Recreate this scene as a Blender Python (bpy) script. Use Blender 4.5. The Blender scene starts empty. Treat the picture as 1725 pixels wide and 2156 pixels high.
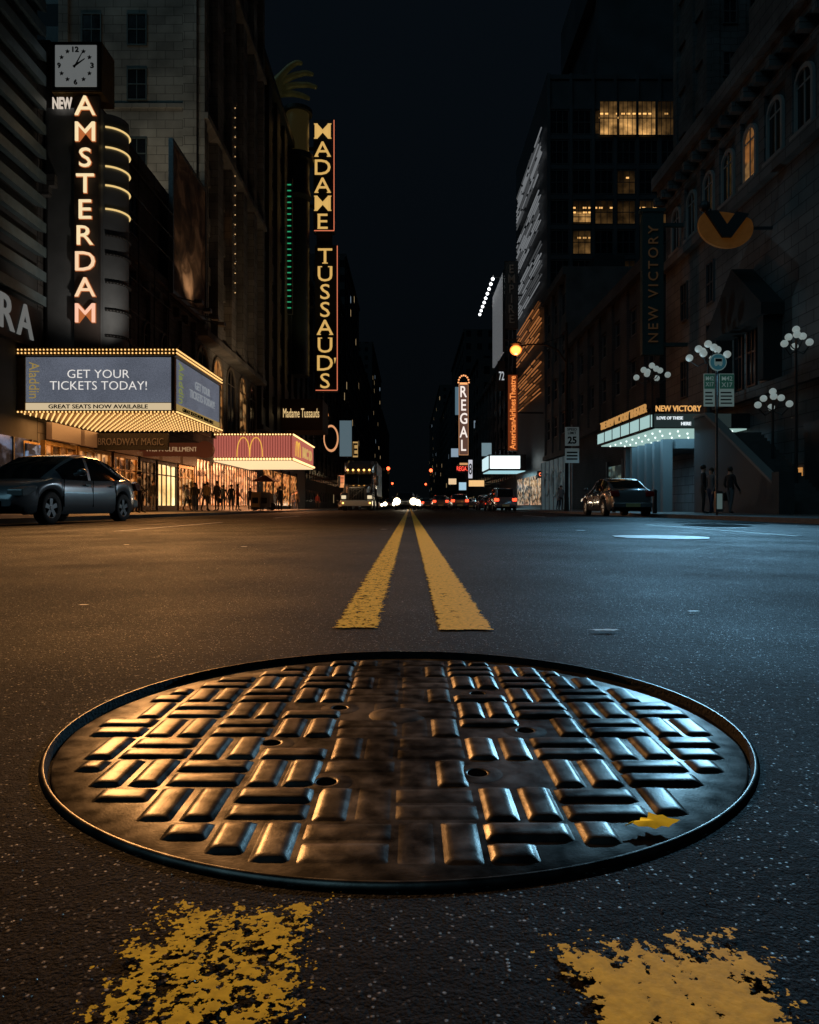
import bpy, bmesh, math, random
from mathutils import Vector, Matrix
random.seed(11)
sc=bpy.context.scene; col=sc.collection
R=math.radians
FL=-16.2; FR=15.8
# ------------------------------------------------------------ materials
MATS={}
def mat(name,base=(.1,.1,.1),rough=.6,metal=0,emis=None,es=0,var=0,vs=3,bump=0,bs=40,spec=.5,coat=0):
    if name in MATS: return MATS[name]
    m=bpy.data.materials.new(name); m.use_nodes=True; nt=m.node_tree; b=nt.nodes['Principled BSDF']
    b.inputs['Base Color'].default_value=(*base,1); b.inputs['Roughness'].default_value=rough
    b.inputs['Metallic'].default_value=metal; b.inputs['Specular IOR Level'].default_value=spec
    b.inputs['Coat Weight'].default_value=coat
    if emis:
        b.inputs['Emission Color'].default_value=(*emis,1); b.inputs['Emission Strength'].default_value=es
        if es<40: m.cycles.emission_sampling='NONE'
    N=nt.nodes.new; L=nt.links.new
    g=N('ShaderNodeNewGeometry')
    if var:
        n=N('ShaderNodeTexNoise'); n.inputs['Scale'].default_value=vs; n.inputs['Detail'].default_value=6
        L(g.outputs['Position'],n.inputs['Vector'])
        r=N('ShaderNodeMapRange'); r.inputs[1].default_value=.3; r.inputs[2].default_value=.7
        r.inputs[3].default_value=1-var; r.inputs[4].default_value=1+var; L(n.outputs['Fac'],r.inputs[0])
        mx=N('ShaderNodeVectorMath'); mx.operation='SCALE'; mx.inputs[0].default_value=base
        L(r.outputs[0],mx.inputs['Scale']); L(mx.outputs[0],b.inputs['Base Color'])
        r2=N('ShaderNodeMapRange'); r2.inputs[3].default_value=max(0,rough-.12); r2.inputs[4].default_value=min(1,rough+.12)
        L(n.outputs['Fac'],r2.inputs[0]); L(r2.outputs[0],b.inputs['Roughness'])
    if bump:
        n=N('ShaderNodeTexNoise'); n.inputs['Scale'].default_value=bs; n.inputs['Detail'].default_value=5
        L(g.outputs['Position'],n.inputs['Vector'])
        bm=N('ShaderNodeBump'); bm.inputs['Strength'].default_value=bump; bm.inputs['Distance'].default_value=.02
        L(n.outputs['Fac'],bm.inputs['Height']); L(bm.outputs[0],b.inputs['Normal'])
    MATS[name]=m; return m
def em(name,c,s): return mat(name,(.02,.02,.02),.5,0,c,s)
def nodes(m): 
    nt=m.node_tree; return nt,nt.nodes.new,nt.links.new,nt.nodes['Principled BSDF']
def stone(name,c1,c2,bw=1.2,bh=.6,mortar=.02):
    m=mat(name,c1,.8,spec=.2); nt,N,L,b=nodes(m)
    g=N('ShaderNodeNewGeometry'); s=N('ShaderNodeSeparateXYZ'); L(g.outputs['Position'],s.inputs[0])
    a=N('ShaderNodeMath'); a.operation='ADD'; L(s.outputs[0],a.inputs[0]); L(s.outputs[1],a.inputs[1])
    c=N('ShaderNodeCombineXYZ'); L(a.outputs[0],c.inputs[0]); L(s.outputs[2],c.inputs[1])
    t=N('ShaderNodeTexBrick'); t.inputs['Scale'].default_value=1; t.inputs['Brick Width'].default_value=bw; t.inputs['Row Height'].default_value=bh
    t.inputs['Mortar Size'].default_value=mortar; t.inputs['Color1'].default_value=(*c1,1); t.inputs['Color2'].default_value=(*c2,1)
    t.inputs['Mortar'].default_value=(c1[0]*.35,c1[1]*.35,c1[2]*.35,1)
    L(c.outputs[0],t.inputs['Vector'])
    n=N('ShaderNodeTexNoise'); n.inputs['Scale'].default_value=.35; n.inputs['Detail'].default_value=8; L(g.outputs['Position'],n.inputs['Vector'])
    r=N('ShaderNodeMapRange'); r.inputs[1].default_value=.3; r.inputs[2].default_value=.7; r.inputs[3].default_value=.45; r.inputs[4].default_value=1.25; L(n.outputs['Fac'],r.inputs[0])
    v=N('ShaderNodeVectorMath'); v.operation='SCALE'; L(t.outputs['Color'],v.inputs[0]); L(r.outputs[0],v.inputs['Scale']); L(v.outputs[0],b.inputs['Base Color'])
    bm=N('ShaderNodeBump'); bm.inputs['Strength'].default_value=.5; bm.inputs['Distance'].default_value=.03; bm.invert=True
    L(t.outputs['Fac'],bm.inputs['Height']); L(bm.outputs[0],b.inputs['Normal'])
    return m
def interior(name,c,s,scale=1.5,lo=.33,hi=.8):
    """lit interior seen through glass: soft patches, shelves and lamps"""
    m=mat(name,(.02,.02,.02),.15,0,c,s); nt,N,L,b=nodes(m); m.cycles.emission_sampling='NONE'
    g=N('ShaderNodeNewGeometry')
    mp=N('ShaderNodeMapping'); mp.inputs['Scale'].default_value=(scale,scale,scale*1.7); L(g.outputs['Position'],mp.inputs[0])
    v=N('ShaderNodeTexVoronoi'); v.feature='SMOOTH_F1'; v.distance='CHEBYCHEV'; v.inputs['Smoothness'].default_value=.35; v.inputs['Scale'].default_value=.8; L(mp.outputs[0],v.inputs['Vector'])
    n=N('ShaderNodeTexNoise'); n.inputs['Scale'].default_value=.8; n.inputs['Detail'].default_value=6; n.inputs['Roughness'].default_value=.65; L(mp.outputs[0],n.inputs['Vector'])
    sp=N('ShaderNodeSeparateColor'); L(v.outputs['Color'],sp.inputs[0])
    mu=N('ShaderNodeMath'); mu.operation='MULTIPLY_ADD'; L(sp.outputs[0],mu.inputs[0]); mu.inputs[1].default_value=.45
    h=N('ShaderNodeMath'); h.operation='MULTIPLY'; h.inputs[1].default_value=.6; L(n.outputs['Fac'],h.inputs[0]); L(h.outputs[0],mu.inputs[2])
    r=N('ShaderNodeMapRange'); r.interpolation_type='SMOOTHSTEP'; r.inputs[1].default_value=lo; r.inputs[2].default_value=hi; r.inputs[3].default_value=s*.04; r.inputs[4].default_value=s*1.5
    L(mu.outputs[0],r.inputs[0]); L(r.outputs[0],b.inputs['Emission Strength'])
    mc=N('ShaderNodeMix'); mc.data_type='RGBA'; mc.inputs[6].default_value=(*c,1); mc.inputs[7].default_value=(min(1,c[0]*1.1),c[1]*.65,c[2]*.4,1)
    L(sp.outputs[1],mc.inputs[0]); L(mc.outputs[2],b.inputs['Emission Color'])
    return m
def office(name,lowglow,fix,thr):
    """office floor behind glass: glow near the sill, rows of ceiling lamps"""
    m=mat(name,(.02,.02,.02),.15,0,(1,.52,.16),.5); nt,N,L,b=nodes(m); m.cycles.emission_sampling='NONE'
    def M(op,a,bb=None):
        x=N('ShaderNodeMath'); x.operation=op
        for i,q in enumerate((a,bb)):
            if q is None: continue
            if isinstance(q,(int,float)): x.inputs[i].default_value=q
            else: L(q,x.inputs[i])
        return x.outputs[0]
    tc=N('ShaderNodeTexCoord'); s=N('ShaderNodeSeparateXYZ'); L(tc.outputs['Object'],s.inputs[0])
    g=N('ShaderNodeNewGeometry'); sg=N('ShaderNodeSeparateXYZ'); L(g.outputs['Position'],sg.inputs[0])
    z=s.outputs[2]
    u=M('DIVIDE',sg.outputs[0],.62); fu=M('FRACT',u)
    cmb=N('ShaderNodeCombineXYZ'); L(M('FLOOR',u),cmb.inputs[0]); L(M('FLOOR',M('DIVIDE',sg.outputs[2],1.7)),cmb.inputs[1])
    wn=N('ShaderNodeTexWhiteNoise'); L(cmb.outputs[0],wn.inputs['Vector'])
    band=M('MULTIPLY',M('GREATER_THAN',z,.42),M('LESS_THAN',z,.62))
    lamps=M('MULTIPLY',M('MULTIPLY',band,M('GREATER_THAN',wn.outputs['Value'],thr)),M('MULTIPLY',M('GREATER_THAN',fu,.15),M('LESS_THAN',fu,.8)))
    nz=N('ShaderNodeTexNoise'); nz.inputs['Scale'].default_value=.9; nz.inputs['Detail'].default_value=5; L(g.outputs['Position'],nz.inputs['Vector'])
    r=N('ShaderNodeMapRange'); L(z,r.inputs[0]); r.inputs[1].default_value=-1.5; r.inputs[2].default_value=1.3; r.inputs[3].default_value=1; r.inputs[4].default_value=.12
    glow=M('MULTIPLY',M('MULTIPLY',r.outputs[0],M('POWER',M('MULTIPLY',nz.outputs['Fac'],1.8),2.5)),lowglow)
    L(M('ADD',glow,M('MULTIPLY',lamps,fix)),b.inputs['Emission Strength'])
    return m
def litgrid(name,base,thr=.93,es=.6,c1=(1,.7,.35),c2=(.6,.8,1),fw=3.1,fh=3.6):
    m=mat(name,base,.5); nt,N,L,b=nodes(m); m.cycles.emission_sampling='NONE'
    def M(op,a,bb=None):
        x=N('ShaderNodeMath'); x.operation=op
        for i,q in enumerate((a,bb)):
            if q is None: continue
            if isinstance(q,(int,float)): x.inputs[i].default_value=q
            else: L(q,x.inputs[i])
        return x.outputs[0]
    g=N('ShaderNodeNewGeometry'); s=N('ShaderNodeSeparateXYZ'); L(g.outputs['Position'],s.inputs[0])
    u=M('DIVIDE',M('ADD',s.outputs[0],s.outputs[1]),fw); w=M('DIVIDE',s.outputs[2],fh)
    fu=M('FRACT',u); fz=M('FRACT',w)
    c=N('ShaderNodeCombineXYZ'); L(M('FLOOR',u),c.inputs[0]); L(M('FLOOR',w),c.inputs[1])
    wn=N('ShaderNodeTexWhiteNoise'); L(c.outputs[0],wn.inputs['Vector'])
    mask=M('MULTIPLY',M('MULTIPLY',M('GREATER_THAN',fu,.28),M('LESS_THAN',fu,.72)),M('MULTIPLY',M('GREATER_THAN',fz,.3),M('LESS_THAN',fz,.8)))
    lit=M('MULTIPLY',M('GREATER_THAN',wn.outputs['Value'],thr),mask)
    L(M('MULTIPLY',lit,es),b.inputs['Emission Strength'])
    sp=N('ShaderNodeSeparateColor'); L(wn.outputs['Color'],sp.inputs[0])
    mc=N('ShaderNodeMix'); mc.data_type='RGBA'; mc.inputs[6].default_value=(*c1,1); mc.inputs[7].default_value=(*c2,1)
    L(M('GREATER_THAN',sp.outputs[1],.75),mc.inputs[0]); L(mc.outputs[2],b.inputs['Emission Color'])
    mb=N('ShaderNodeMix'); mb.data_type='RGBA'; mb.inputs[6].default_value=(*base,1); mb.inputs[7].default_value=(base[0]*.3,base[1]*.3,base[2]*.35,1)
    L(mask,mb.inputs[0]); L(mb.outputs[2],b.inputs['Base Color'])
    r=M('SUBTRACT',.8,M('MULTIPLY',mask,.6)); L(r,b.inputs['Roughness'])
    return m
# ------------------------------------------------------------ mesh builder
class MB:
    def __init__(s): s.v=[];s.f=[];s.m=[]
    def add(s,vs,fs,mi=0):
        o=len(s.v); s.v+= [tuple(p) for p in vs]
        for f in fs: s.f.append(tuple(i+o for i in f)); s.m.append(mi)
        return s
    def box(s,x0,x1,y0,y1,z0,z1,mi=0):
        x0,x1=sorted((x0,x1));y0,y1=sorted((y0,y1));z0,z1=sorted((z0,z1))
        return s.add([(x0,y0,z0),(x1,y0,z0),(x1,y1,z0),(x0,y1,z0),(x0,y0,z1),(x1,y0,z1),(x1,y1,z1),(x0,y1,z1)],
          [(0,3,2,1),(4,5,6,7),(0,1,5,4),(1,2,6,5),(2,3,7,6),(3,0,4,7)],mi)
    def cyl(s,a,b,r0,r1=None,n=12,mi=0):
        r1=r0 if r1 is None else r1
        a=Vector(a);b=Vector(b);d=(b-a).normalized()
        u=d.cross(Vector((0,0,1)) if abs(d.z)<.9 else Vector((1,0,0))).normalized();w=d.cross(u)
        vs=[];
        for p,r in((a,r0),(b,r1)):
            for i in range(n):
                t=2*math.pi*i/n; vs.append(p+u*math.cos(t)*r+w*math.sin(t)*r)
        fs=[(i,(i+1)%n,n+(i+1)%n,n+i) for i in range(n)]+[tuple(range(n-1,-1,-1)),tuple(range(n,2*n))]
        return s.add(vs,fs,mi)
    def tube(s,pts,r,n=8,mi=0):
        for a,b in zip(pts[:-1],pts[1:]): s.cyl(a,b,r,r,n,mi)
        return s
    def sph(s,c,r,n=12,k=8,mi=0,sz=1):
        vs=[(c[0],c[1],c[2]-r*sz)]
        for j in range(1,k):
            t=math.pi*j/k-math.pi/2
            for i in range(n):
                a=2*math.pi*i/n; vs.append((c[0]+r*math.cos(t)*math.cos(a),c[1]+r*math.cos(t)*math.sin(a),c[2]+r*sz*math.sin(t)))
        vs.append((c[0],c[1],c[2]+r*sz)); fs=[]
        for i in range(n): fs.append((0,1+(i+1)%n,1+i))
        for j in range(k-2):
            for i in range(n): fs.append((1+j*n+i,1+j*n+(i+1)%n,1+(j+1)*n+(i+1)%n,1+(j+1)*n+i))
        l=len(vs)-1
        for i in range(n): fs.append((l,1+(k-2)*n+i,1+(k-2)*n+(i+1)%n))
        return s.add(vs,fs,mi)
    def prism(s,poly,axis,a,b,mi=0):
        def P(p,t):
            return (t,p[0],p[1]) if axis=='x' else ((p[0],t,p[1]) if axis=='y' else (p[0],p[1],t))
        n=len(poly); vs=[P(p,a) for p in poly]+[P(p,b) for p in poly]
        return s.add(vs,[(i,(i+1)%n,n+(i+1)%n,n+i) for i in range(n)]+[tuple(range(n-1,-1,-1)),tuple(range(n,2*n))],mi)
    def lathe(s,prof,c,n=96,mi=0):
        vs=[]
        for r,z in prof:
            for i in range(n):
                t=2*math.pi*i/n; vs.append((c[0]+r*math.cos(t),c[1]+r*math.sin(t),c[2]+z))
        fs=[]
        for j in range(len(prof)-1):
            for i in range(n): fs.append((j*n+i,j*n+(i+1)%n,(j+1)*n+(i+1)%n,(j+1)*n+i))
        return s.add(vs,fs,mi)
def finish(name,mb,mats,smooth=False,off=(0,0,0)):
    me=bpy.data.meshes.new(name)
    me.from_pydata([(v[0]-off[0],v[1]-off[1],v[2]-off[2]) for v in mb.v],[],mb.f)
    for m in (mats if isinstance(mats,(list,tuple)) else [mats]): me.materials.append(m)
    me.polygons.foreach_set('material_index',mb.m)
    bm=bmesh.new(); bm.from_mesh(me); bmesh.ops.recalc_face_normals(bm,faces=bm.faces); bm.to_mesh(me); bm.free()
    me.polygons.foreach_set('use_smooth',[bool(smooth)]*len(me.polygons))
    if smooth=='auto':
        me.set_sharp_from_angle(angle=R(38))
    me.update()
    ob=bpy.data.objects.new(name,me); col.objects.link(ob); return ob
def thing(name,label,cat,loc=(0,0,0),group=None):
    o=bpy.data.objects.new(name,None); o.empty_display_size=.3; o.location=loc; col.objects.link(o)
    o['label']=label;o['category']=cat
    if group:o['group']=group
    return o
def part(T,name,mb,mats,smooth=False,bevel=0,label=None,stuff=False,world=True):
    ob=finish(name,mb,mats,smooth,T.location if world else (0,0,0)); ob.parent=T
    if bevel:
        b=ob.modifiers.new('b','BEVEL'); b.width=bevel; b.segments=2; b.limit_method='ANGLE'; b.angle_limit=R(40)
    if label: ob['label']=label
    if stuff: ob['kind']='stuff'
    return ob
def structure(name,mb,mats,smooth=False):
    o=finish(name,mb,mats,smooth); o['kind']='structure'; return o
def copy_thing(src,loc=None,rotz=None,scale=None):
    def rec(o,parent):
        c=o.copy(); 
        if parent: c.parent=parent
        col.objects.link(c)
        for ch in o.children: rec(ch,c)
        return c
    c=rec(src,None)
    if loc is not None:c.location=loc
    if rotz is not None:c.rotation_euler=(0,0,rotz)
    c.scale=(scale or 1,)*3
    return c
FROT={'cam':0,'left':R(90),'right':R(-90)}
def text(T,body,w,h,c,facing,m,ext=.03,bold=0,vert=0,name='lettering',line=1.0,label=None,spacing=1.0):
    cu=bpy.data.curves.new('t','FONT'); cu.body=body; cu.align_x='CENTER'; cu.offset=bold; cu.space_line=line; cu.space_character=spacing
    cu.resolution_u=3; cu.extrude=.05
    to=bpy.data.objects.new('t',cu); col.objects.link(to)
    dg=bpy.context.evaluated_depsgraph_get(); dg.update()
    me=bpy.data.meshes.new_from_object(to.evaluated_get(dg)); bpy.data.objects.remove(to)
    xs=[v.co.x for v in me.vertices]; ys=[v.co.y for v in me.vertices]
    cx=(min(xs)+max(xs))/2; cy=(min(ys)+max(ys))/2; sy=h/(max(ys)-min(ys))
    sx=w/(max(xs)-min(xs)) if w>0 else sy*(-w)
    M=Matrix.Translation(Vector(c)-Vector(T.location)) @ Matrix.Rotation(FROT[facing],4,'Z') @ Matrix.Rotation(R(90),4,'X') @ Matrix.Rotation(R(90*vert),4,'Z') @ Matrix.Diagonal((sx,sy,ext/.05,1)) @ Matrix.Translation((-cx,-cy,0))
    me.transform(M); me.name=name; me.materials.clear(); me.materials.append(m)
    for p in me.polygons: p.material_index=0
    o=bpy.data.objects.new(name,me); col.objects.link(o); o.parent=T
    if label:o['label']=label
    return o
def stack(T,word,cx,y,ztop,pitch,h,m,wf=1.0,bold=0,halo=None,hb=.05,serif=False,ext=.04):
    for i,ch in enumerate(word):
        mm=m(i) if callable(m) else m; z=ztop-h/2-i*pitch
        if halo: text(T,ch,-wf,h*1.06,(cx,y+.06,z),'cam',halo,ext=.02,bold=bold+hb,name='letter_halo')
        text(T,ch,-wf,h,(cx,y,z),'cam',mm,ext=ext,bold=bold,name='letter')
        if serif:
            s=h*.12; W={'M':(-.40,.40),'A':(-.35,.35),'D':(-.27,),'E':(-.2,),'T':(0,),'U':(-.28,.28),'S':()}[ch]
            w=h*(.12 if ch!='T' else .18)
            for k,u in enumerate(W):
                if ch in 'MADET':
                    mb=MB(); mb.box(cx+u*h*wf-w,cx+u*h*wf+w,y-ext,y+ext,z-h/2-.001,z-h/2+s*.45); part(T,'letter_serif',mb,mm)
                if ch in 'MDEU':
                    mb=MB(); mb.box(cx+u*h*wf-w,cx+u*h*wf+w,y-ext,y+ext,z+h/2-s*.45,z+h/2+.001); part(T,'letter_serif',mb,mm)
_wc={}
def window(T,w,h,c,facing,pane,frame,arch=False,mull=1,name='window',label=None):
    key=(round(w,2),round(h,2),pane.name,frame.name,arch,mull)
    if key not in _wc:
        mb=MB(); t=.09
        if arch:
            r=w/2; n=10; pts=[(-r,-h/2),(r,-h/2)]+[(r*math.cos(math.pi*i/n),h/2-r+r*math.sin(math.pi*i/n)) for i in range(n+1)]
            mb.prism(pts,'y',-.03,-.01,0)
            inn=pts[1:]+[pts[0]]; ro=r+.16
            out=[(ro,-h/2)]+[(ro*math.cos(math.pi*i/n),h/2-r+ro*math.sin(math.pi*i/n)) for i in range(n+1)]+[(-ro,-h/2)]
            for i in range(len(out)-1):
                a,b_,c_,d=inn[i],inn[i+1],out[i+1],out[i]
                mb.add([(a[0],-.14,a[1]),(b_[0],-.14,b_[1]),(c_[0],-.14,c_[1]),(d[0],-.14,d[1]),(a[0],-.01,a[1]),(b_[0],-.01,b_[1]),(c_[0],-.01,c_[1]),(d[0],-.01,d[1])],[(0,1,2,3),(0,4,5,1),(2,6,7,3)],1)
            mb.box(-.03,.03,-.07,-.031,-h/2,h/2-.02,1); mb.box(-r,r,-.065,-.031,h/2-r-.03,h/2-r+.03,1)
            mb.box(-ro-.1,ro+.1,-.25,0,-h/2-.2,-h/2-.002,1)
        else:
            mb.box(-w/2+t,w/2-t,-.03,-.01,-h/2+t,h/2-t,0)
            mb.box(-w/2,-w/2+t,-.1,0,-h/2,h/2,1).box(w/2-t,w/2,-.1,0,-h/2,h/2,1)
            mb.box(-w/2+t,w/2-t,-.1,0,-h/2,-h/2+t,1).box(-w/2+t,w/2-t,-.1,0,h/2-t,h/2,1)
            for k in range(1,mull+1):
                x=-w/2+w*k/(mull+1); mb.box(x-.03,x+.03,-.07,-.031,-h/2+t,h/2-t,1)
            mb.box(-w/2+t,w/2-t,-.08,-.032,-.04,.04,1)
        o=finish(name,mb,[pane,frame]); _wc[key]=o.data; bpy.data.objects.remove(o)
    o=bpy.data.objects.new(name,_wc[key]); col.objects.link(o); o.parent=T
    o.location=Vector(c)-Vector(T.location); o.rotation_euler=(0,0,FROT[facing])
    if label:o['label']=label
    return o
# ------------------------------------------------------------ palette
dark=mat('dark_paint',(.015,.016,.018),.5,var=.3)
blackm=mat('black_void',(.002,.002,.002),.9,spec=0)
steel=mat('steel',(.2,.21,.22),.4,.9,var=.2,vs=8)
chrome=mat('chrome',(.6,.6,.6),.15,1)
gold=mat('gold_trim',(.4,.26,.1),.35,.9,var=.2)
frame_m=mat('window_frame',(.05,.052,.055),.5)
glass_dark=mat('dark_glass',(.008,.010,.013),.12,var=.3,vs=.5)
warm_dim=interior('window_warm_dim',(1,.52,.18),.22,1.1,.28,.75)
amber=em('amber_bulb',(1,.45,.1),4)
bulb=em('warm_bulb',(1,.6,.24),2.2)
white_em=em('white_light',(.85,.95,1),.9)
neon_g=em('gold_letter',(1,.60,.17),.66)
st_candler=stone('cream_terracotta',(.30,.29,.26),(.22,.21,.19),1.3,.65)
st_dark=stone('soot_stone',(.11,.112,.114),(.085,.086,.088),1.0,.5)
st_vic=stone('grey_limestone',(.14,.145,.148),(.115,.118,.12),1.1,.5)
brick=stone('dark_brick',(.06,.055,.055),(.05,.046,.046),.5,.16,.012)
conc=mat('dark_concrete',(.06,.064,.067),.8,var=.35,vs=.6,bump=.3,bs=6,spec=.2)
# ------------------------------------------------------------ camera / world
H=.27
cam=bpy.data.cameras.new('camera'); co=bpy.data.objects.new('camera',cam); col.objects.link(co); sc.camera=co
co.location=(0,0,H); co.rotation_euler=(R(90),0,0)
cam.sensor_fit='HORIZONTAL'; cam.sensor_width=36; cam.lens=36*1520/1725; cam.shift_y=-11/1725; cam.clip_start=.02; cam.clip_end=6000
w=bpy.data.worlds.new('World'); sc.world=w; w.use_nodes=True; nt=w.node_tree
bg=nt.nodes['Background']; tc=nt.nodes.new('ShaderNodeTexCoord'); sp=nt.nodes.new('ShaderNodeSeparateXYZ'); nt.links.new(tc.outputs['Generated'],sp.inputs[0])
rp=nt.nodes.new('ShaderNodeValToRGB'); nt.links.new(sp.outputs[2],rp.inputs[0])
rp.color_ramp.elements[0].color=(.0012,.0018,.0023,1); rp.color_ramp.elements[1].color=(.0019,.0034,.0052,1); rp.color_ramp.elements[1].position=.6
nt.links.new(rp.outputs[0],bg.inputs[0]); bg.inputs[1].default_value=1
sc.view_settings.view_transform='Standard'; sc.view_settings.look='None'; sc.view_settings.exposure=0
# ------------------------------------------------------------ ground, road
def crown(x): return -.0017*max(0,abs(x)-.6)**2
MC=(-.0105,.920)
asph=mat('asphalt',(.03,.03,.03),.6); nt,N,L,b=nodes(asph)
g=N('ShaderNodeNewGeometry')
def noise(vec,s,d=4,ro=.5):
    n=N('ShaderNodeTexNoise'); n.inputs['Scale'].default_value=s; n.inputs['Detail'].default_value=d; n.inputs['Roughness'].default_value=ro; L(vec,n.inputs['Vector']); return n.outputs['Fac']
def mr(x,a,b_,c,d):
    r=N('ShaderNodeMapRange'); L(x,r.inputs[0]); 
    for i,q in enumerate((a,b_,c,d)): r.inputs[i+1].default_value=q
    return r.outputs[0]
def mth(op,a,bb):
    x=N('ShaderNodeMath'); x.operation=op
    for i,q in enumerate((a,bb)):
        if isinstance(q,(int,float)): x.inputs[i].default_value=q
        else: L(q,x.inputs[i])
    return x.outputs[0]
P=g.outputs['Position']
fine=noise(P,460,4,.7); mid=noise(P,75,5,.65); big=noise(P,1.1,6,.6)
vo=N('ShaderNodeTexVoronoi'); vo.inputs['Scale'].default_value=360; L(P,vo.inputs['Vector'])
spv=N('ShaderNodeSeparateColor'); L(vo.outputs['Color'],spv.inputs[0])
agg=mth('MULTIPLY',mr(spv.outputs[0],.90,1,0,1),mr(vo.outputs['Distance'],.3,.55,1,0))
c=N('ShaderNodeMix'); c.data_type='RGBA'; c.inputs[6].default_value=(.0013,.0016,.0018,1); c.inputs[7].default_value=(.010,.010,.0105,1); L(mr(mth('ADD',mth('MULTIPLY',mid,.6),mth('MULTIPLY',big,.4)),.42,.64,0,1),c.inputs[0])
c2=N('ShaderNodeMix'); c2.data_type='RGBA'; L(c.outputs[2],c2.inputs[6]); c2.inputs[7].default_value=(.075,.073,.072,1); L(agg,c2.inputs[0]); L(c2.outputs[2],b.inputs['Base Color'])  # pale stone flecks, brightened to put glints into the asphalt colour
L(mth('SUBTRACT',mth('ADD',mr(big,.3,.7,.62,.85),mr(fine,.3,.7,-.1,.1)),mth('MULTIPLY',agg,.4)),b.inputs['Roughness'])
bm=N('ShaderNodeBump'); bm.inputs['Strength'].default_value=1; bm.inputs['Distance'].default_value=.0042
hh=mth('ADD',mth('ADD',mth('MULTIPLY',fine,.5),mth('MULTIPLY',mid,1.1)),mth('MULTIPLY',vo.outputs['Distance'],-.3))
L(hh,bm.inputs['Height']); L(bm.outputs[0],b.inputs['Normal'])
L(mth('ADD',.03,mth('MULTIPLY',agg,.3)),b.inputs['Specular IOR Level'])
mb=MB(); mb.add([(-2500,-500,-.35),(2500,-500,-.35),(2500,5000,-.35),(-2500,5000,-.35)],[(0,1,2,3)])
structure('ground',mb,conc)
mb=MB(); RW=9.25
xs=[-RW+ (RW-.6)*i/16 for i in range(17)]+[.6+(RW-.6)*i/16 for i in range(17)]
ys=[-12,MC[1]-.6,MC[1]+.6,3,6,12,25,50,100,200,400,900]
for j in range(len(ys)-1):
    for i in range(len(xs)-1):
        if j==1 and i==16: continue
        x0,x1,y0,y1=xs[i],xs[i+1],ys[j],ys[j+1]
        mb.add([(x0,y0,crown(x0)),(x1,y0,crown(x1)),(x1,y1,crown(x1)),(x0,y1,crown(x0))],[(0,1,2,3)])
n=96; vs=[]
for i in range(n):
    t=2*math.pi*i/n; cx,cy=math.cos(t),math.sin(t); vs.append((MC[0]+.411*cx,MC[1]+.411*cy,0))
for i in range(n):
    t=2*math.pi*i/n; cx,cy=math.cos(t),math.sin(t); k=.6/max(abs(cx),abs(cy)); vs.append((k*cx,MC[1]+k*cy,0))
mb.add(vs,[(i,(i+1)%n,n+(i+1)%n,n+i) for i in range(n)])
structure('road',mb,asph)
for s in(-1,1):
    mb=MB(); xo=FL-25 if s<0 else FR+25
    mb.box(s*(RW+.16),xo,-12,900,-.3,0)
    structure('pavement',mb,mat('pavement_concrete',(.09,.088,.085),.6,var=.35,vs=1.2,bump=.4,bs=30,spec=.25))
    mb=MB(); mb.box(s*RW,s*(RW+.158),-12,900,-.3,.004); structure('kerb',mb,mat('kerb_stone',(.15,.15,.15),.6,var=.3,vs=3))
# ---- painted markings
def paint(name,base,thr,es,ws,W,edge,soft=.03):
    m=mat(name,base,.7,spec=.06); nt,N,L,b=nodes(m)
    out=nt.nodes['Material Output']
    def M(op,a,bb=0):
        x=N('ShaderNodeMath'); x.operation=op
        for i,q in enumerate((a,bb)):
            if isinstance(q,(int,float)): x.inputs[i].default_value=q
            else: L(q,x.inputs[i])
        return x.outputs[0]
    def NZ(s,d,ro=.6):
        n=N('ShaderNodeTexNoise'); n.inputs['Scale'].default_value=s; n.inputs['Detail'].default_value=d; n.inputs['Roughness'].default_value=ro; L(tc.outputs['Object'],n.inputs['Vector']); return n.outputs['Fac']
    tc=N('ShaderNodeTexCoord'); s=N('ShaderNodeSeparateXYZ'); L(tc.outputs['Object'],s.inputs[0])
    e=M('SUBTRACT',W/2,M('ABSOLUTE',s.outputs[0]))
    e=M('MINIMUM',e,s.outputs[1])
    ee=M('MINIMUM',M('DIVIDE',e,edge),1)
    nz=M('ADD',M('MULTIPLY',NZ(ws,3),.52),M('MULTIPLY',NZ(ws*3.6,3),.48))
    val=M('ADD',nz,M('MULTIPLY',M('SUBTRACT',ee,1),.2))
    r=N('ShaderNodeMapRange'); L(val,r.inputs[0]); r.inputs[1].default_value=thr-soft*.3; r.inputs[2].default_value=thr+soft*.3
    tr=N('ShaderNodeBsdfTransparent'); mx=N('ShaderNodeMixShader'); L(r.outputs[0],mx.inputs[0]); L(tr.outputs[0],mx.inputs[1]); L(b.outputs[0],mx.inputs[2]); L(mx.outputs[0],out.inputs[0])
    dirt=NZ(90,5); rr=N('ShaderNodeMapRange'); L(dirt,rr.inputs[0]); rr.inputs[1].default_value=.3; rr.inputs[2].default_value=.65; rr.inputs[3].default_value=.62; rr.inputs[4].default_value=1.0
    v=N('ShaderNodeVectorMath'); v.operation='SCALE'; v.inputs[0].default_value=base; L(rr.outputs[0],v.inputs['Scale']); L(v.outputs[0],b.inputs['Base Color'])
    bm=N('ShaderNodeBump'); bm.inputs['Strength'].default_value=.35; bm.inputs['Distance'].default_value=.0012; L(M('ADD',val,M('MULTIPLY',dirt,.4)),bm.inputs['Height']); L(bm.outputs[0],b.inputs['Normal'])
    return m
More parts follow.
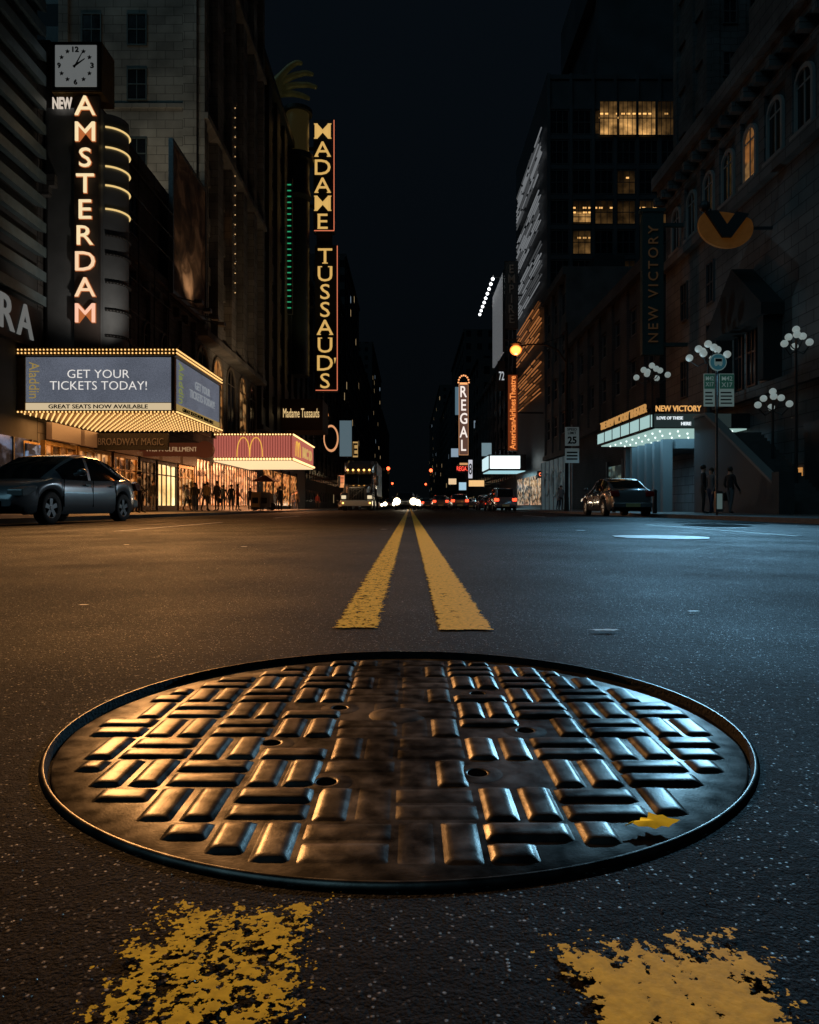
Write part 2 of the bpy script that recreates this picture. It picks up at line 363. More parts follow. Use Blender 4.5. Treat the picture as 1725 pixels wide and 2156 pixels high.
def line(name,x0,x1,y0,y1,m,z=.003,flip=False):
    cx=(x0+x1)/2; o=bpy.data.meshes.new(name); hw=(x1-x0)/2; L_=y1-y0
    o.from_pydata([(-hw,0,0),(hw,0,0),(hw,L_,0),(-hw,L_,0)],[],[(0,1,2,3)]); o.materials.append(m); ob=bpy.data.objects.new(name,o); col.objects.link(ob)
    if flip: ob.location=(cx,y1,z+crown(cx)); ob.rotation_euler=(0,0,math.pi)
    else: ob.location=(cx,y0,z+crown(cx))
    ob['kind']='structure'; return ob
Y=(1,.56,.025)
line('yellow_line',-.176,-.060,1.585,400,paint('yellow_worn_a',Y,.445,0,34,.116,.018))
line('yellow_line',.061,.186,1.565,400,paint('yellow_worn_b',Y,.40,0,30,.125,.012))
line('yellow_line',-.195,-.032,-1,.512,paint('yellow_patchy_a',Y,.490,0,58,.163,.04),flip=True)
line('yellow_line',.072,.222,-1,.460,paint('yellow_patchy_b',Y,.41,0,44,.150,.045),flip=True)
wpm=paint('white_worn',(.6,.6,.58),.36,0,14,.1,.02)
line('lane_line',-3.42,-3.32,8.3,13,wpm); line('lane_line',3.72,3.82,7.0,11.5,wpm)
line('lane_line',-3.42,-3.32,18,22,wpm); line('lane_line',3.72,3.82,20,24,wpm)
pm=mat('pale_patch',(.28,.30,.30),.6,var=.6,vs=12,bump=.4,bs=90,spec=.2)
def patch(cx,cy,rx,ry,j=.28):
    mb=MB(); n=22; pts=[]
    for i in range(n):
        t=2*math.pi*i/n; k=1+random.uniform(-j,j); x=cx+rx*k*math.cos(t); y=cy+ry*k*math.sin(t); pts.append((x,y,crown(x)+.006))
    mb.add(pts,[tuple(range(n))]); structure('road_patch',mb,pm)
patch(2.25,6.45,.43,.42,.07); patch(1.95,8.2,.06,.06); patch(.42,1.55,.028,.009); patch(.72,1.83,.016,.006); patch(-2.0,5.1,.02,.02); patch(-.88,1.95,.014,.006)
patch(.42,.70,.008,.004); patch(-1.1,4.8,.02,.02); patch(-.3,8.5,.04,.06)
mb=MB(); ico=[(0,0,1),(1,0,0),(0,1,0),(-1,0,0),(0,-1,0),(0,0,-1)]; icf=[(0,1,2),(0,2,3),(0,3,4),(0,4,1),(5,2,1),(5,3,2),(5,4,3),(5,1,4)]
k=0
while k<3000:
    y=.3+random.random()**1.6*4.5; x=random.uniform(-1,1)*(y*.65+.1)
    if (x-MC[0])**2+(y-MC[1])**2<.42**2: 
        continue
    r=random.uniform(.0003,.0010)*(1+y*.3); a=random.random()*3
    vs=[(x+r*(p[0]*math.cos(a)-p[1]*math.sin(a))*random.uniform(.7,1.3),y+r*(p[0]*math.sin(a)+p[1]*math.cos(a))*random.uniform(.7,1.3),crown(x)+.0003+r*.5+r*.6*p[2]) for p in ico]
    mb.add(vs,icf,0 if random.random()<.85 else 1); k+=1
o=finish('grit',mb,[mat('grit_dark',(.025,.025,.025),.4),mat('grit_pale',(.2,.19,.18),.35)]); o['kind']='stuff'; o['label']='loose stone grit scattered over the dark asphalt'; o['category']='gravel'
# ------------------------------------------------------------ manhole
iron=mat('cast_iron',(.12,.11,.10),.4,1.0); nt,N,L,b=nodes(iron)
g=N('ShaderNodeNewGeometry'); P=g.outputs['Position']
a1=noise(P,7,5); a2=noise(P,420,4,.6); a3=noise(P,45,5)
v=N('ShaderNodeMix'); v.data_type='RGBA'; v.inputs[6].default_value=(.06,.057,.054,1); v.inputs[7].default_value=(.22,.205,.19,1); L(mr(mth('ADD',mth('MULTIPLY',a1,.5),mth('MULTIPLY',a3,.5)),.38,.62,0,1),v.inputs[0]); L(v.outputs[2],b.inputs['Base Color'])
L(mth('ADD',mr(a1,.3,.7,.31,.37),mr(a3,.3,.7,-.03,.05)),b.inputs['Roughness'])
b.inputs['Specular Tint'].default_value=(.45,.45,.45,1)
bm=N('ShaderNodeBump'); bm.inputs['Strength'].default_value=.35; bm.inputs['Distance'].default_value=.0006
L(mth('ADD',mth('MULTIPLY',a2,.7),mth('MULTIPLY',a3,.8)),bm.inputs['Height']); L(bm.outputs[0],b.inputs['Normal'])
groove_m=mat('groove_shade',(.012,.011,.010),.9,var=.4,vs=60,bump=.5,bs=200,spec=.1)  # blackish colour paints shade into the groove so the channel stays dark
T=thing('manhole','round cast iron manhole with woven bar relief, set in asphalt','manhole',(MC[0],MC[1],0))
mb=MB(); mb.lathe([(.4118,-.02),(.4116,.0002),(.4105,.0028),(.4085,.0042),(.4068,.0041)],(MC[0],MC[1],0),160,0)
mb.lathe([(.4068,.0041),(.4050,.0016),(.4038,-.003),(.4030,-.008),(.4012,-.0085),(.4012,-.03)],(MC[0],MC[1],0),160,1)
part(T,'frame_ring',mb,[iron,groove_m],smooth=True)
ZB=-.0052
mb=MB(); mb.lathe([(.4008,-.03),(.4005,-.0062),(.399,ZB),(.3,ZB),(.2,ZB),(.0005,ZB)],(MC[0],MC[1],0),160)
holes=[(-.16,.838),(-.083,.720),(.142,.885),(.07,.744),(-.095,.985),(.10,1.06)]
def pill(x0,x1,y0,y1,h):
    def ring(ins,z,rc):
        pts=[];
        a0,a1_,b0,b1=x0+ins,x1-ins,y0+ins,y1-ins; rc=min(rc,(a1_-a0)/2*.9,(b1-b0)/2*.9)
        for (cx,cy,t0) in((a1_-rc,b0+rc,-90),(a1_-rc,b1-rc,0),(a0+rc,b1-rc,90),(a0+rc,b0+rc,180)):
            for k in range(4):
                t=R(t0+30*k); pts.append((cx+rc*math.cos(t),cy+rc*math.sin(t),z))
        return pts
    lv=[(-.0018,ZB-.0002,.003),(.0002,ZB+h*.20,.003),(.0022,ZB+h*.62,.004),(.0046,ZB+h*.90,.004),(.0080,ZB+h*1.02,.004)]
    vs=[]; 
    for l in lv: vs+=ring(*l)
    fs=[]
    for j in range(len(lv)-1):
        for i in range(16): fs.append((j*16+i,j*16+(i+1)%16,(j+1)*16+(i+1)%16,(j+1)*16+i))
    fs.append(tuple(range(64,80)))
    mb.add(vs,fs)
pt=.0765; RC=.378; CX=-.014
for ci in range(-5,5):
    for rj in range(-6,6):
        cx=CX+pt*(ci+.5); cy=MC[1]-.022+pt*rj
        vertical=(ci+rj)%2==0
        for kx in(-1,1):
            hw=.0148
            if vertical: x0,x1,y0,y1=cx+kx*pt*.245-hw,cx+kx*pt*.245+hw,cy-pt*.46,cy+pt*.46
            else: x0,x1,y0,y1=cx-pt*.465,cx+pt*.465,cy+kx*pt*.245-hw,cy+kx*pt*.245+hw
            mxx=max(abs(x0-MC[0]),abs(x1-MC[0])); myy=max(abs(y0-MC[1]),abs(y1-MC[1]))
            if vertical:
                if mxx>RC: continue
                l=math.sqrt(RC*RC-mxx*mxx); y0=max(y0,MC[1]-l); y1=min(y1,MC[1]+l)
            else:
                if myy>RC: continue
                l=math.sqrt(RC*RC-myy*myy); x0=max(x0,MC[0]-l); x1=min(x1,MC[0]+l)
            if x1-x0<.019 or y1-y0<.019: continue
            mx_,my_=(x0+x1)/2,(y0+y1)/2
            if any(abs(hx-mx_)<(x1-x0)/2+.010 and abs(hy-my_)<(y1-y0)/2+.008 for hx,hy in holes): continue
            j=random.uniform(-.0012,.0012); j2=random.uniform(-.0012,.0012)
            near=abs(mx_-CX); wear=min(1,max(.12,(near-.028)/.045)) if vertical else min(1,max(.12,(near-.02)/.05))
            pill(x0+j,x1+j2,y0+j2,y1+j,.0042*random.uniform(.75,1.05)*wear)
mb.lathe([(.038,ZB-.0001),(.034,ZB+.0009),(.026,ZB+.0018),(.012,ZB+.0023),(.0003,ZB+.0024)],(-.016,.952,0),40)
part(T,'cover',mb,iron,smooth='auto')
for hx,hy in holes:
    mb=MB(); mb.lathe([(.0004,ZB+.0006),(.0105,ZB+.0006)],(hx,hy,0),24,0); mb.lathe([(.0105,ZB+.0006),(.0115,ZB+.0012),(.014,ZB+.0012),(.026,ZB+.0002)],(hx,hy,0),24,1)  # black disc painted for the dark inside the hole; nothing is cut
    part(T,'vent_hole_disc',mb,[blackm,iron],smooth=True)
# leaf
mb=MB(); out=[(-1,-.1),(-.75,.12),(-.6,.05),(-.45,.45),(-.2,.35),(0,.9),(.25,.55),(.5,.62),(.62,.3),(1.05,.15),(.8,-.15),(.6,-.3),(.35,-.6),(.1,-.45),(-.2,-.7),(-.45,-.45),(-.8,-.5)]
pts=[(.210+.0215*x,.617+.020*y,.0012+.0005*math.sin(3*x+y)) for x,y in out]; n=len(pts)
mid_=[(.210+.010*x,.617+.008*y,.0018) for x,y in out]
mb.add(pts+mid_+[(.210,.617,.002)],[(i,(i+1)%n,n+(i+1)%n,n+i) for i in range(n)]+[(n+i,n+(i+1)%n,2*n) for i in range(n)])
mb.cyl((.191,.616,.0012),(.183,.611,.0003),.0007,.0005,5)
lm=mat('yellow_leaf',(1,.66,.04),.9,var=.1,vs=120,spec=0)
o=finish('fallen_leaf',mb,lm,smooth=True); o['label']='small yellow fallen leaf lying on the manhole cover'; o['category']='leaf'
# ------------------------------------------------------------ buildings
def grid_building(name,label,s,y0,y1,Ht,depth,wall,z0,fh,bays,ww,wh,lit=.05,pier=.35,sp_=.18,xf=None,litm=None,wins=True,mull=1):
    X=(FL if s<0 else FR) if xf is None else xf; fc='left' if s<0 else 'right'
    T=thing(name,label,'building',(X+s*depth/2,(y0+y1)/2,0))
    mb=MB(); mb.box(X,X+s*depth,y0,y1,-.2,Ht)
    bw=(y1-y0)/bays
    for i in range(bays+1):
        y=y0+bw*i; hw=(bw-ww)/2*.8
        mb.box(X,X-s*pier,max(y0+.003,y-hw),min(y1-.003,y+hw),z0,Ht-.8)
    z=z0
    while z<Ht-fh*.6:
        mb.box(X,X-s*sp_,y0+.01,y1-.01,z,z+fh-wh-.1); z+=fh
    mb.box(X,X-s*(pier+.35),y0+.005,y1-.005,Ht-.8,Ht+.02)
    mb.box(X,X-s*(pier+.2),y0+.006,y1-.006,z0-.5,z0-.003)
    part(T,'wall',mb,wall)
    if wins:
        cnt=0; z=z0+fh-wh/2-.05
        while z<Ht-1.5 and cnt<95:
            for i in range(bays):
                if cnt>=95: break
                m=(litm or warm_dim) if random.random()<lit else glass_dark
                window(T,ww,wh,(X-s*.005,y0+bw*(i+.5),z),fc,m,frame_m,mull=mull); cnt+=1
            z+=fh
    mb=MB(); cx=X+s*min(5,depth*.4); cy=(y0+y1)/2
    mb.box(cx-1.6,cx+1.6,cy-2,cy+1,Ht,Ht+2.4).cyl((cx,cy+3,Ht),(cx,cy+3,Ht+2.8),1.1,1.1,14).cyl((cx,cy+3,Ht+2.8),(cx,cy+3,Ht+3.8),1.2,.05,14)
    part(T,'roof_plant',mb,dark)
    return T
T=thing('slatted_building','dark building faced with bluish horizontal metal louvres','building',(FL-8,20,0))
mb=MB(); mb.box(FL,FL-16,8,31.4,-.2,34); part(T,'wall',mb,conc)
mb=MB(); z=8.9
while z<33.5:
    mb.add([(FL+.02,8.2,z+.15),(FL+.5,8.2,z),(FL+.5,8.2,z+.42),(FL+.02,8.2,z+.5),(FL+.02,31.2,z+.15),(FL+.5,31.2,z),(FL+.5,31.2,z+.42),(FL+.02,31.2,z+.5)],[(0,1,2,3),(4,7,6,5),(0,4,5,1),(1,5,6,2),(2,6,7,3)]); z+=1.06
part(T,'louvre_screen',mb,mat('louvre_metal',(.12,.18,.21),.45,.2,var=.2))
mb=MB(); mb.box(FL,FL+.3,24,31.2,7.0,8.7); part(T,'fascia',mb,dark)
text(T,'R',1.05,1.35,(FL+.34,28.45,7.95),'left',em('pale_letter',(.6,.62,.6),.2),bold=.01); text(T,'A',1.25,1.35,(FL+.34,29.8,7.95),'left',em('pale_letter',(.6,.62,.6),.2),bold=.01)
mb=MB(); mb.box(FL,FL+.25,24.5,31,.25,3.1,0); 
for y in(26,27.5,29,30.4): mb.box(FL+.25,FL+.32,y-.05,y+.05,.25,3.1,1)
part(T,'shop_window',mb,[interior('shop_blue',(.5,.65,1),.18),dark])
mb=MB(); mb.box(FL+.33,FL+.4,29.8,30.9,1.2,2.9,0).box(FL+.3,FL+.33,29.7,31,1.1,3,1); part(T,'poster_case',mb,[interior('poster_blue',(.35,.55,.9),.4,3),gold])
# theatre
T=thing('theatre_building','low dark stone theatre building with bracketed cornice and billboard','building',(FL-7,43,0))
mb=MB(); mb.box(FL,FL-14,31.45,54,-.2,20.6)
mb.box(FL,FL+.7,31.5,53.9,14.3,14.8); mb.box(FL,FL+.45,31.5,53.9,13.9,14.3); mb.box(FL,FL+.5,31.5,53.9,20.0,20.65)
for i in range(12): mb.box(FL,FL+.4,32+i*1.95,32.5+i*1.95,13.3,13.9)
for i in range(8): mb.box(FL,FL+.25,32+i*3.1,32.6+i*3.1,7,13.3)
mb.box(FL,FL+.5,37.2,53.9,4.2,5.1)
part(T,'wall',mb,st_dark)
for i in range(6): window(T,1.6,3.8,(FL+.005,35.3+i*3.1,9.7),'left',glass_dark,mat('stone_trim',(.13,.125,.12),.7),arch=True)
for i in range(3): window(T,1.4,2.6,(FL+.005,36.2+i*3,17.4),'left',warm_dim if i==1 else glass_dark,frame_m)
sh=[(31.8,34.6,'a'),(35,38.6,'b'),(39.2,42.4,'a'),(43,45.4,'c'),(46,49.6,'d'),(50.2,53.4,'b')]
im={'a':interior('shop_orange',(1,.42,.13),.6,2),'b':interior('shop_amber',(1,.52,.2),.7,1.8),'c':interior('shop_dim',(1,.5,.2),.25,2),'d':interior('shop_yellow',(1,.82,.40),1.15,.7,.15,.65)}
for y0,y1,k in sh:
    mb=MB(); mb.box(FL,FL+.06,y0,y1,.35,3.0,0); mb.box(FL,FL+.2,y0-.12,y0,0,3.2,1).box(FL,FL+.2,y1,y1+.12,0,3.2,1).box(FL,FL+.2,y0,y1,3.0,3.2,1).box(FL,FL+.2,y0,y1,.02,.35,1)
    for q in range(1,4):
        y=y0+(y1-y0)*q/4; mb.box(FL+.06,FL+.13,y-.04,y+.04,.35,3,1)
    mb.box(FL+.06,FL+.12,y0,y1,2.3,2.38,1)
    part(T,'shop_window',mb,[im[k],gold if k in 'ab' else dark])
    mb=MB(); mb.box(FL+.2,FL+.45,y0,y1,3.25,4.0); part(T,'shop_fascia',mb,em('fascia_glow',(1,.35,.12),.08))
B=thing('billboard','tall framed billboard with brown painted artwork and lamp arms','billboard',(FL+.6,49.5,14))
pos=mat('poster_art',(.2,.12,.06),.7); nt,N,L,b=nodes(pos); g=N('ShaderNodeNewGeometry')
n1=N('ShaderNodeTexNoise'); n1.inputs['Scale'].default_value=.55; n1.inputs['Detail'].default_value=4; n1.inputs['Distortion'].default_value=1.0; L(g.outputs['Position'],n1.inputs['Vector'])
cr=N('ShaderNodeValToRGB'); L(n1.outputs['Fac'],cr.inputs[0]); e=cr.color_ramp.elements; e[0].position=.35; e[0].color=(.04,.025,.018,1); e[1].position=.66; e[1].color=(.5,.34,.22,1); q=e.new(.5); q.color=(.16,.10,.06,1)
L(cr.outputs[0],b.inputs['Base Color'])
mb=MB(); mb.box(FL+.72,FL+.9,46.6,54,14.3,23.8); part(B,'panel',mb,pos)
mb=MB(); mb.box(FL+.7,FL+1,46.4,46.6,14,24).box(FL+.7,FL+1,54,54.2,14,24).box(FL+.7,FL+1,46.6,54,23.8,24).box(FL+.7,FL+1,46.6,54,14.05,14.3); part(B,'frame',mb,steel)
for y in(47.5,49.5,51.5,53.2):
    mb=MB(); mb.cyl((FL+.8,y,14.1),(FL+2.3,y,13.7),.05,.05,6,0); mb.box(FL+2.1,FL+2.6,y-.25,y+.25,13.6,13.85,0); part(B,'lamp_arm',mb,steel)
T2=thing('scaffold','thin black steel scaffold rails fixed to a theatre wall','scaffold',(FL+1,42,0)); mb=MB()
for z in(5.6,7.4,9.2,11,12.8): mb.cyl((FL+1,37.5,z),(FL+1,46,z),.03,.03,5)
for y in(38,40.5,43,45.5): mb.cyl((FL+1,y,5.1),(FL+1.0,y,20),.04,.04,5)
for z in(16,17.5,19): mb.cyl((FL+1,37.5,z),(FL+1,46.3,z),.04,.04,5)
part(T2,'rail',mb,dark)
T=thing('office_tower','tall cream terracotta office tower with deep vertical piers','building',(FL-8,65,0))
mb=MB(); y0,y1,Ht=54.05,76.5,72
mb.box(FL,FL-10,y0,y1,-.2,Ht)
nb=5; bw=(y1-y0)/nb
for i in range(nb+1):
    y=y0+bw*i; mb.box(FL,FL+.85,max(y0+.003,y-.7),min(y1-.003,y+.7),13.5,Ht-1)
    if i<nb: mb.box(FL,FL+.5,y+bw/2-.16,y+bw/2+.16,14,Ht-1)
z=14
while z<Ht-3: mb.box(FL,FL+.3,y0+.01,y1-.01,z,z+1.4); z+=3.9
for zz in(13.1,29.4,45): mb.box(FL,FL+1.1,y0+.01,y1-.01,zz,zz+.45)
mb.box(FL,FL-9.9,y0-.18,y0,30.1,30.4).box(FL,FL-9.9,y0-.12,y0,21.5,21.9)
mb.box(FL+.3,FL-.7,y0-.22,y0+.002,13,Ht-1)
mb.box(FL-9.3,FL-10,y0-.22,y0+.002,20,Ht-1)
part(T,'wall',mb,st_candler)
cnt=0
for k in range(11):
    for i in range(nb):
        for q in(-1,1):
            if cnt<70:
                window(T,1.15,2.3,(FL+.005,y0+bw*(i+.5)+q*.72,14+1.4+1.2+k*3.9),'left',warm_dim if random.random()<.06 else glass_dark,frame_m); cnt+=1
for z in(22.6,26.7,31.9,36.0,40.1):
    for x in(-20.4,-23.8):
        window(T,1.5,2.4,(x,y0-.005,z),'cam',glass_dark,mat('dark_green_frame',(.04,.05,.045),.5))
for i in range(nb):
    yc=y0+bw*(i+.5); window(T,2.9,6.6,(FL+.005,yc,9.4),'left',warm_dim if i in(1,3) else glass_dark,mat('arch_trim',(.22,.19,.15),.7),arch=True,name='arched_window')
mb=MB()
for i in range(nb):
    yc=y0+bw*(i+.5); mb.box(FL,FL+.08,yc-1.8,yc+1.8,.4,3.9,0)
    for q in range(5): mb.box(FL+.08,FL+.16,yc-1.8+q*.9-.04,yc-1.8+q*.9+.04,.4,3.9,1)
part(T,'shop_window',mb,[interior('shop_redwarm',(1,.42,.18),1.3,1.8,.25,.75),dark])
mb=MB()
for z in range(0,20): mb.sph((FL+.95,y0+bw*2+.1,19+z*.85),.055,6,4)
part(T,'lamp_row',mb,em('dim_bulb',(1,.6,.25),.7))
T=grid_building('rear_tower','dark rear office tower, few lit windows',-1,58,74,80,22,litgrid('grid_a',(.022,.025,.03),.96,.15),30,4,4,2,2,xf=-27,wins=False)
T=grid_building('museum_building','black entertainment building with round corner column',-1,76.6,112,49,16,mat('black_panel',(.022,.024,.026),.5,var=.4,vs=.5),9,4.4,7,2.6,2.2,lit=.0,pier=.5)
mb=MB(); mb.cyl((FL+1.0,98,18),(FL+1.0,98,47),1.6,1.6,28,0); mb.cyl((FL+1,98,47),(FL+1,98,47.8),2.2,2.2,28,0); mb.cyl((FL+1,98,47.8),(FL+1,98,53.5),1.55,1.55,28,1); mb.cyl((FL+1,98,53.5),(FL+1,98,54),2,2,28,0)
mb.cyl((FL+1.2,96.6,41.6),(FL+1.2,96.6,42.6),1.9,1.6,28,0)
part(T,'corner_column',mb,[mat('column_dark',(.03,.035,.035),.4,.4),mat('column_lit',(.16,.14,.07),.35,.6,emis=(.9,.65,.2),es=.012)],smooth='auto')
mb=MB()
for i in range(4): mb.box(FL,FL+.07,80+i*6,84.8+i*6,.4,4.5,0); mb.box(FL,FL+.2,84.8+i*6,85.2+i*6,0,5,1)
part(T,'shop_window',mb,[im['a'],dark])
G=thing('green_light_sign','vertical dark blade sign with stacked green light bars','sign',(-16,94,26))
mb=MB(); mb.box(-16.15,-15.2,93.6,94.2,25.3,43); part(G,'panel',mb,dark)
for k in range(22):
    mb=MB(); z=26+k*.76; mb.box(-16.0,-15.35,93.5,93.58,z,z+.12); part(G,'light_bar',mb,em('green_neon',(.04,.6,.25),.55))
def skinmesh(name,verts,edges,rad,mats,sub=1,root=0):
    me=bpy.data.meshes.new(name); me.from_pydata(verts,edges,[]); o=bpy.data.objects.new(name,me); col.objects.link(o)
    o.modifiers.new('s','SKIN'); 
    if not me.skin_vertices: 
        bm=bmesh.new(); bm.from_mesh(me); bm.verts.layers.skin.verify(); bm.to_mesh(me); bm.free()
    sv=me.skin_vertices[0].data
    for i,r in enumerate(rad): sv[i].radius=(r,r) if not isinstance(r,tuple) else r; sv[i].use_root=(i==root)
    ss=o.modifiers.new('u','SUBSURF'); ss.levels=sub; ss.render_levels=sub
    dg=bpy.context.evaluated_depsgraph_get(); dg.update(); m2=bpy.data.meshes.new_from_object(o.evaluated_get(dg)); bpy.data.objects.remove(o)
    m2.materials.clear()
    for m in mats: m2.materials.append(m)
    for p in m2.polygons: p.use_smooth=True; p.material_index=0
    m2.name=name; return m2
hv=[(0,0,0),(1.6,0,1.2),(3.2,0,1.8)]; he=[(0,1),(1,2)]; hr=[.9,1.1,1.2]
for k,(dz,dy,Ln,up) in enumerate([(1.9,-.7,3.0,1.9),(1.2,-.2,4.4,1.2),(.3,.2,4.8,.3),(-.6,.5,3.8,-.5)]):
    b0=len(hv); a=(3.9,dy,1.7+dz*.6)
    hv+=[a,(a[0]+Ln*.4,dy,a[2]+up*.5+.3),(a[0]+Ln*.75,dy,a[2]+up*.9+.2),(a[0]+Ln,dy,a[2]+up-.2)]; he+=[(2,b0),(b0,b0+1),(b0+1,b0+2),(b0+2,b0+3)]; hr+=[.46,.42,.36,.26]
b0=len(hv); hv+=[(1.6,-.8,2.3),(1.5,-1.0,3.7),(2.1,-1.0,4.9)]; he+=[(1,b0),(b0,b0+1),(b0+1,b0+2)]; hr+=[.5,.42,.32]
me=skinmesh('hand_sculpture',hv,he,hr,[mat('green_gold',(.15,.14,.06),.45,.3,emis=(.45,.42,.14),es=.012,var=.6,vs=.8)],2)  # faint emission brightens the sculpture, which is no lamp
o=bpy.data.objects.new('hand_sculpture',me); col.objects.link(o); o.location=(-20.7,94,53.0); o['label']='giant greenish gold hand sculpture on top of a round column'; o['category']='sculpture'
lg=litgrid('grid_far',(.014,.017,.021),.955,.35)
lg2=litgrid('grid_far_b',(.013,.015,.018),.97,.22)
for (a,b_,h,d,m) in [(112.5,140,36,14,lg),(140.5,175,47,20,lg2),(176,225,62,24,lg),(228,300,48,26,lg2),(305,400,70,30,lg),(405,560,55,30,lg2)]:
    grid_building('street_building','dark mid-rise street building with scattered lit windows',-1,a,b_,h,d,m,6,3.6,max(4,int((b_-a)/6)),3,2,wins=False,pier=.4)
# right row
T=thing('victory_theatre','grey limestone theatre with arched windows, gable porch, heavy cornice','building',(FR+8,30,0))
mb=MB(); y0,y1=14,44.5; mb.box(FR,FR+16,y0,y1,-.2,20.4)
mb.box(FR,FR-.9,y0,y1-.01,19.7,20.42).box(FR,FR-.55,y0,y1-.01,19.2,19.7).box(FR,FR-.35,y0,y1-.01,14.6,15.1).box(FR,FR-.25,y0,y1-.01,18.3,18.6).box(FR,FR-.3,y0,y1-.01,5.2,5.7)
for i in range(26): mb.box(FR,FR-.75,y0+1+i*1.17,y0+1.3+i*1.17,18.75,19.2)
for i in range(12): mb.box(FR,FR-.22,15.6+i*2.3,16.1+i*2.3,15.1,18.3)
for q,(a,b_) in enumerate([(20,38),(22,36),(24,34)]): mb.box(FR+.2,FR+1.2,a,b_,20.4+q*1.1,21.5+q*1.1)
part(T,'wall',mb,st_vic)
for i in range(9):
    y=24.2+i*2.3-.05
    window(T,1.1,2.4,(FR-.005,y,16.55),'right',warm_dim if i==4 else glass_dark,mat('pale_stone_trim',(.22,.22,.215),.7),arch=True,name='arched_window')
for i,(y,z) in enumerate([(24.5,12),(37.8,12),(41.4,12),(41.4,7.6),(37.8,8.8),(26,7.8)]):
    window(T,.95,2.2,(FR-.005,y,z),'right',glass_dark,frame_m)
mb=MB(); mb.prism([(30.4,8.4),(36.0,8.4),(36.0,8.9),(33.2,11.2),(30.4,8.9)],'x',FR,FR-1.0); mb.box(FR,FR-.8,30.6,31.1,5.7,8.4).box(FR,FR-.8,35.3,35.8,5.7,8.4)
part(T,'porch',mb,mat('porch_dark',(.025,.026,.027),.8,spec=.1))
for y in(31.9,33.2,34.5): window(T,.9,3.2,(FR-.005,y,7.4),'right',warm_dim if y<32 else glass_dark,dark)
mb=MB()
for i in range(6):
    y=37.6+i*1.3; mb.box(FR-2.6,FR-2.1,y,y+.35,0,3.8)
mb.box(FR,FR-2.0,37.4,44.3,3.3,3.8); part(T,'colonnade',mb,mat('column_grey',(.09,.095,.095),.6))
mb=MB(); mb.box(FR,FR-.08,29.0,29.45,1.4,1.85); part(T,'wall_lamp',mb,em('wall_orange',(1,.45,.12),.5))
mb=MB(); mb.box(FR-.0,FR-.15,23,28.6,.4,3.6); part(T,'shutter',mb,mat('shutter',(.03,.035,.037),.5,var=.3))
S=thing('entrance_stair','dark stone stair with solid sloping balustrade beside a theatre','stairs',(14.4,29,0))
mb=MB(); ns=24
for i in range(ns): mb.box(13.35,FR-.31,26+i*.25,32+.02,i*.148,(i+1)*.148)
part(S,'steps',mb,mat('stair_stone',(.06,.06,.06),.7,var=.2))
mb=MB(); mb.prism([(25.8,0),(25.8,1.0),(31.9,4.3),(33.2,4.3),(33.2,0)],'x',13.1,13.34,0); mb.box(12.95,13.5,25.3,25.8,0,1.5,0); mb.prism([(25.8,1.003),(25.8,1.12),(31.9,4.43),(33.2,4.43),(33.2,4.303),(31.9,4.303)],'x',13.02,13.42,1)
part(S,'balustrade',mb,[mat('balustrade',(.04,.043,.045),.7,var=.2),mat('coping_pale',(.16,.17,.17),.7)])
Em=thing('emblem_sign','rounded orange emblem with dark V figure on bracket','sign',(13.7,31.5,12))
mb=MB(); n=36; pts=[]
cx,cz=13.75,12.45
for i in range(n):
    t=2*math.pi*i/n; u,v_=1.2*math.cos(t),.92*math.sin(t); 
    if v_>.45: v_=.45+(v_-.45)*.35
    a=R(-8); pts.append((cx+u*math.cos(a)-v_*math.sin(a),cz+u*math.sin(a)+v_*math.cos(a)))
mb.prism(pts,'y',31.35,31.5); part(Em,'bowl',mb,mat('emblem_orange',(.25,.11,.03),.7,emis=(1,.36,.06),es=.03,var=.5,vs=1.5))
mb=MB(); mb.prism([(cx-.95,cz+.62),(cx-.4,cz+.66),(cx,cz+.05),(cx+.4,cz+.6),(cx+.95,cz+.5),(cx+.2,cz-.5),(cx-.2,cz-.5)],'y',31.22,31.34); mb.sph((cx-.95,31.3,cz+.85),.24,12,8); mb.box(cx+1.1,FR,31.4,31.5,cz-.1,cz+.02)
part(Em,'figure',mb,mat('emblem_dark',(.03,.035,.04),.5))
V=thing('vertical_theatre_sign','dark vertical blade sign reading NEW VICTORY in gold','sign',(14,41,9))
mb=MB(); mb.box(13.2,14.4,40.9,41.3,8.9,17.0); mb.box(14.4,FR,41,41.2,9.4,9.6).box(14.4,FR,41,41.2,16.2,16.4).box(13.1,14.5,40.85,41.35,17.0,17.2); part(V,'panel',mb,mat('blade_teal',(.02,.05,.05),.6))
text(V,'NEW VICTORY',6.6,.56,(13.8,40.87,12.9),'cam',mat('dim_gold',(.08,.055,.03),.6,emis=(1,.5,.2),es=.018),vert=1,spacing=1.35)
Mq=thing('theatre_marquee','theatre marquee with white backlit side panel and glowing soffit','marquee',(13,38,0))
mb=MB(); mb.box(11.3,FR-.001,33.5,43.2,3.92,4.6); part(Mq,'canopy',mb,dark)
mb=MB(); mb.box(11.2,11.29,33.6,43.1,3.98,4.55,0)
for i in range(7): mb.box(11.17,11.2,33.5+i*1.58,33.56+i*1.58,3.95,4.6,1)
mb.box(11.16,11.3,33.45,43.2,4.56,4.64,1).box(11.16,11.3,33.45,43.2,3.88,3.97,1)
part(Mq,'side_panel',mb,[em('cool_panel',(.58,.9,.88),.6),dark])
mb=MB(); mb.box(11.35,FR-.9,33.42,33.49,3.95,4.58,0); part(Mq,'front_panel',mb,mat('front_black',(.01,.01,.012),.3,emis=(.5,.8,.8),es=.03))
mb=MB(); mb.box(11.45,FR-.1,33.6,43.1,3.86,3.91,0); part(Mq,'soffit',mb,em('soffit_cool',(.6,.92,.85),.5))
mb=MB()
for i in range(9):
    for j in range(5): mb.sph((11.8+j*.85,34+i*1.05,3.82),.05,6,4)
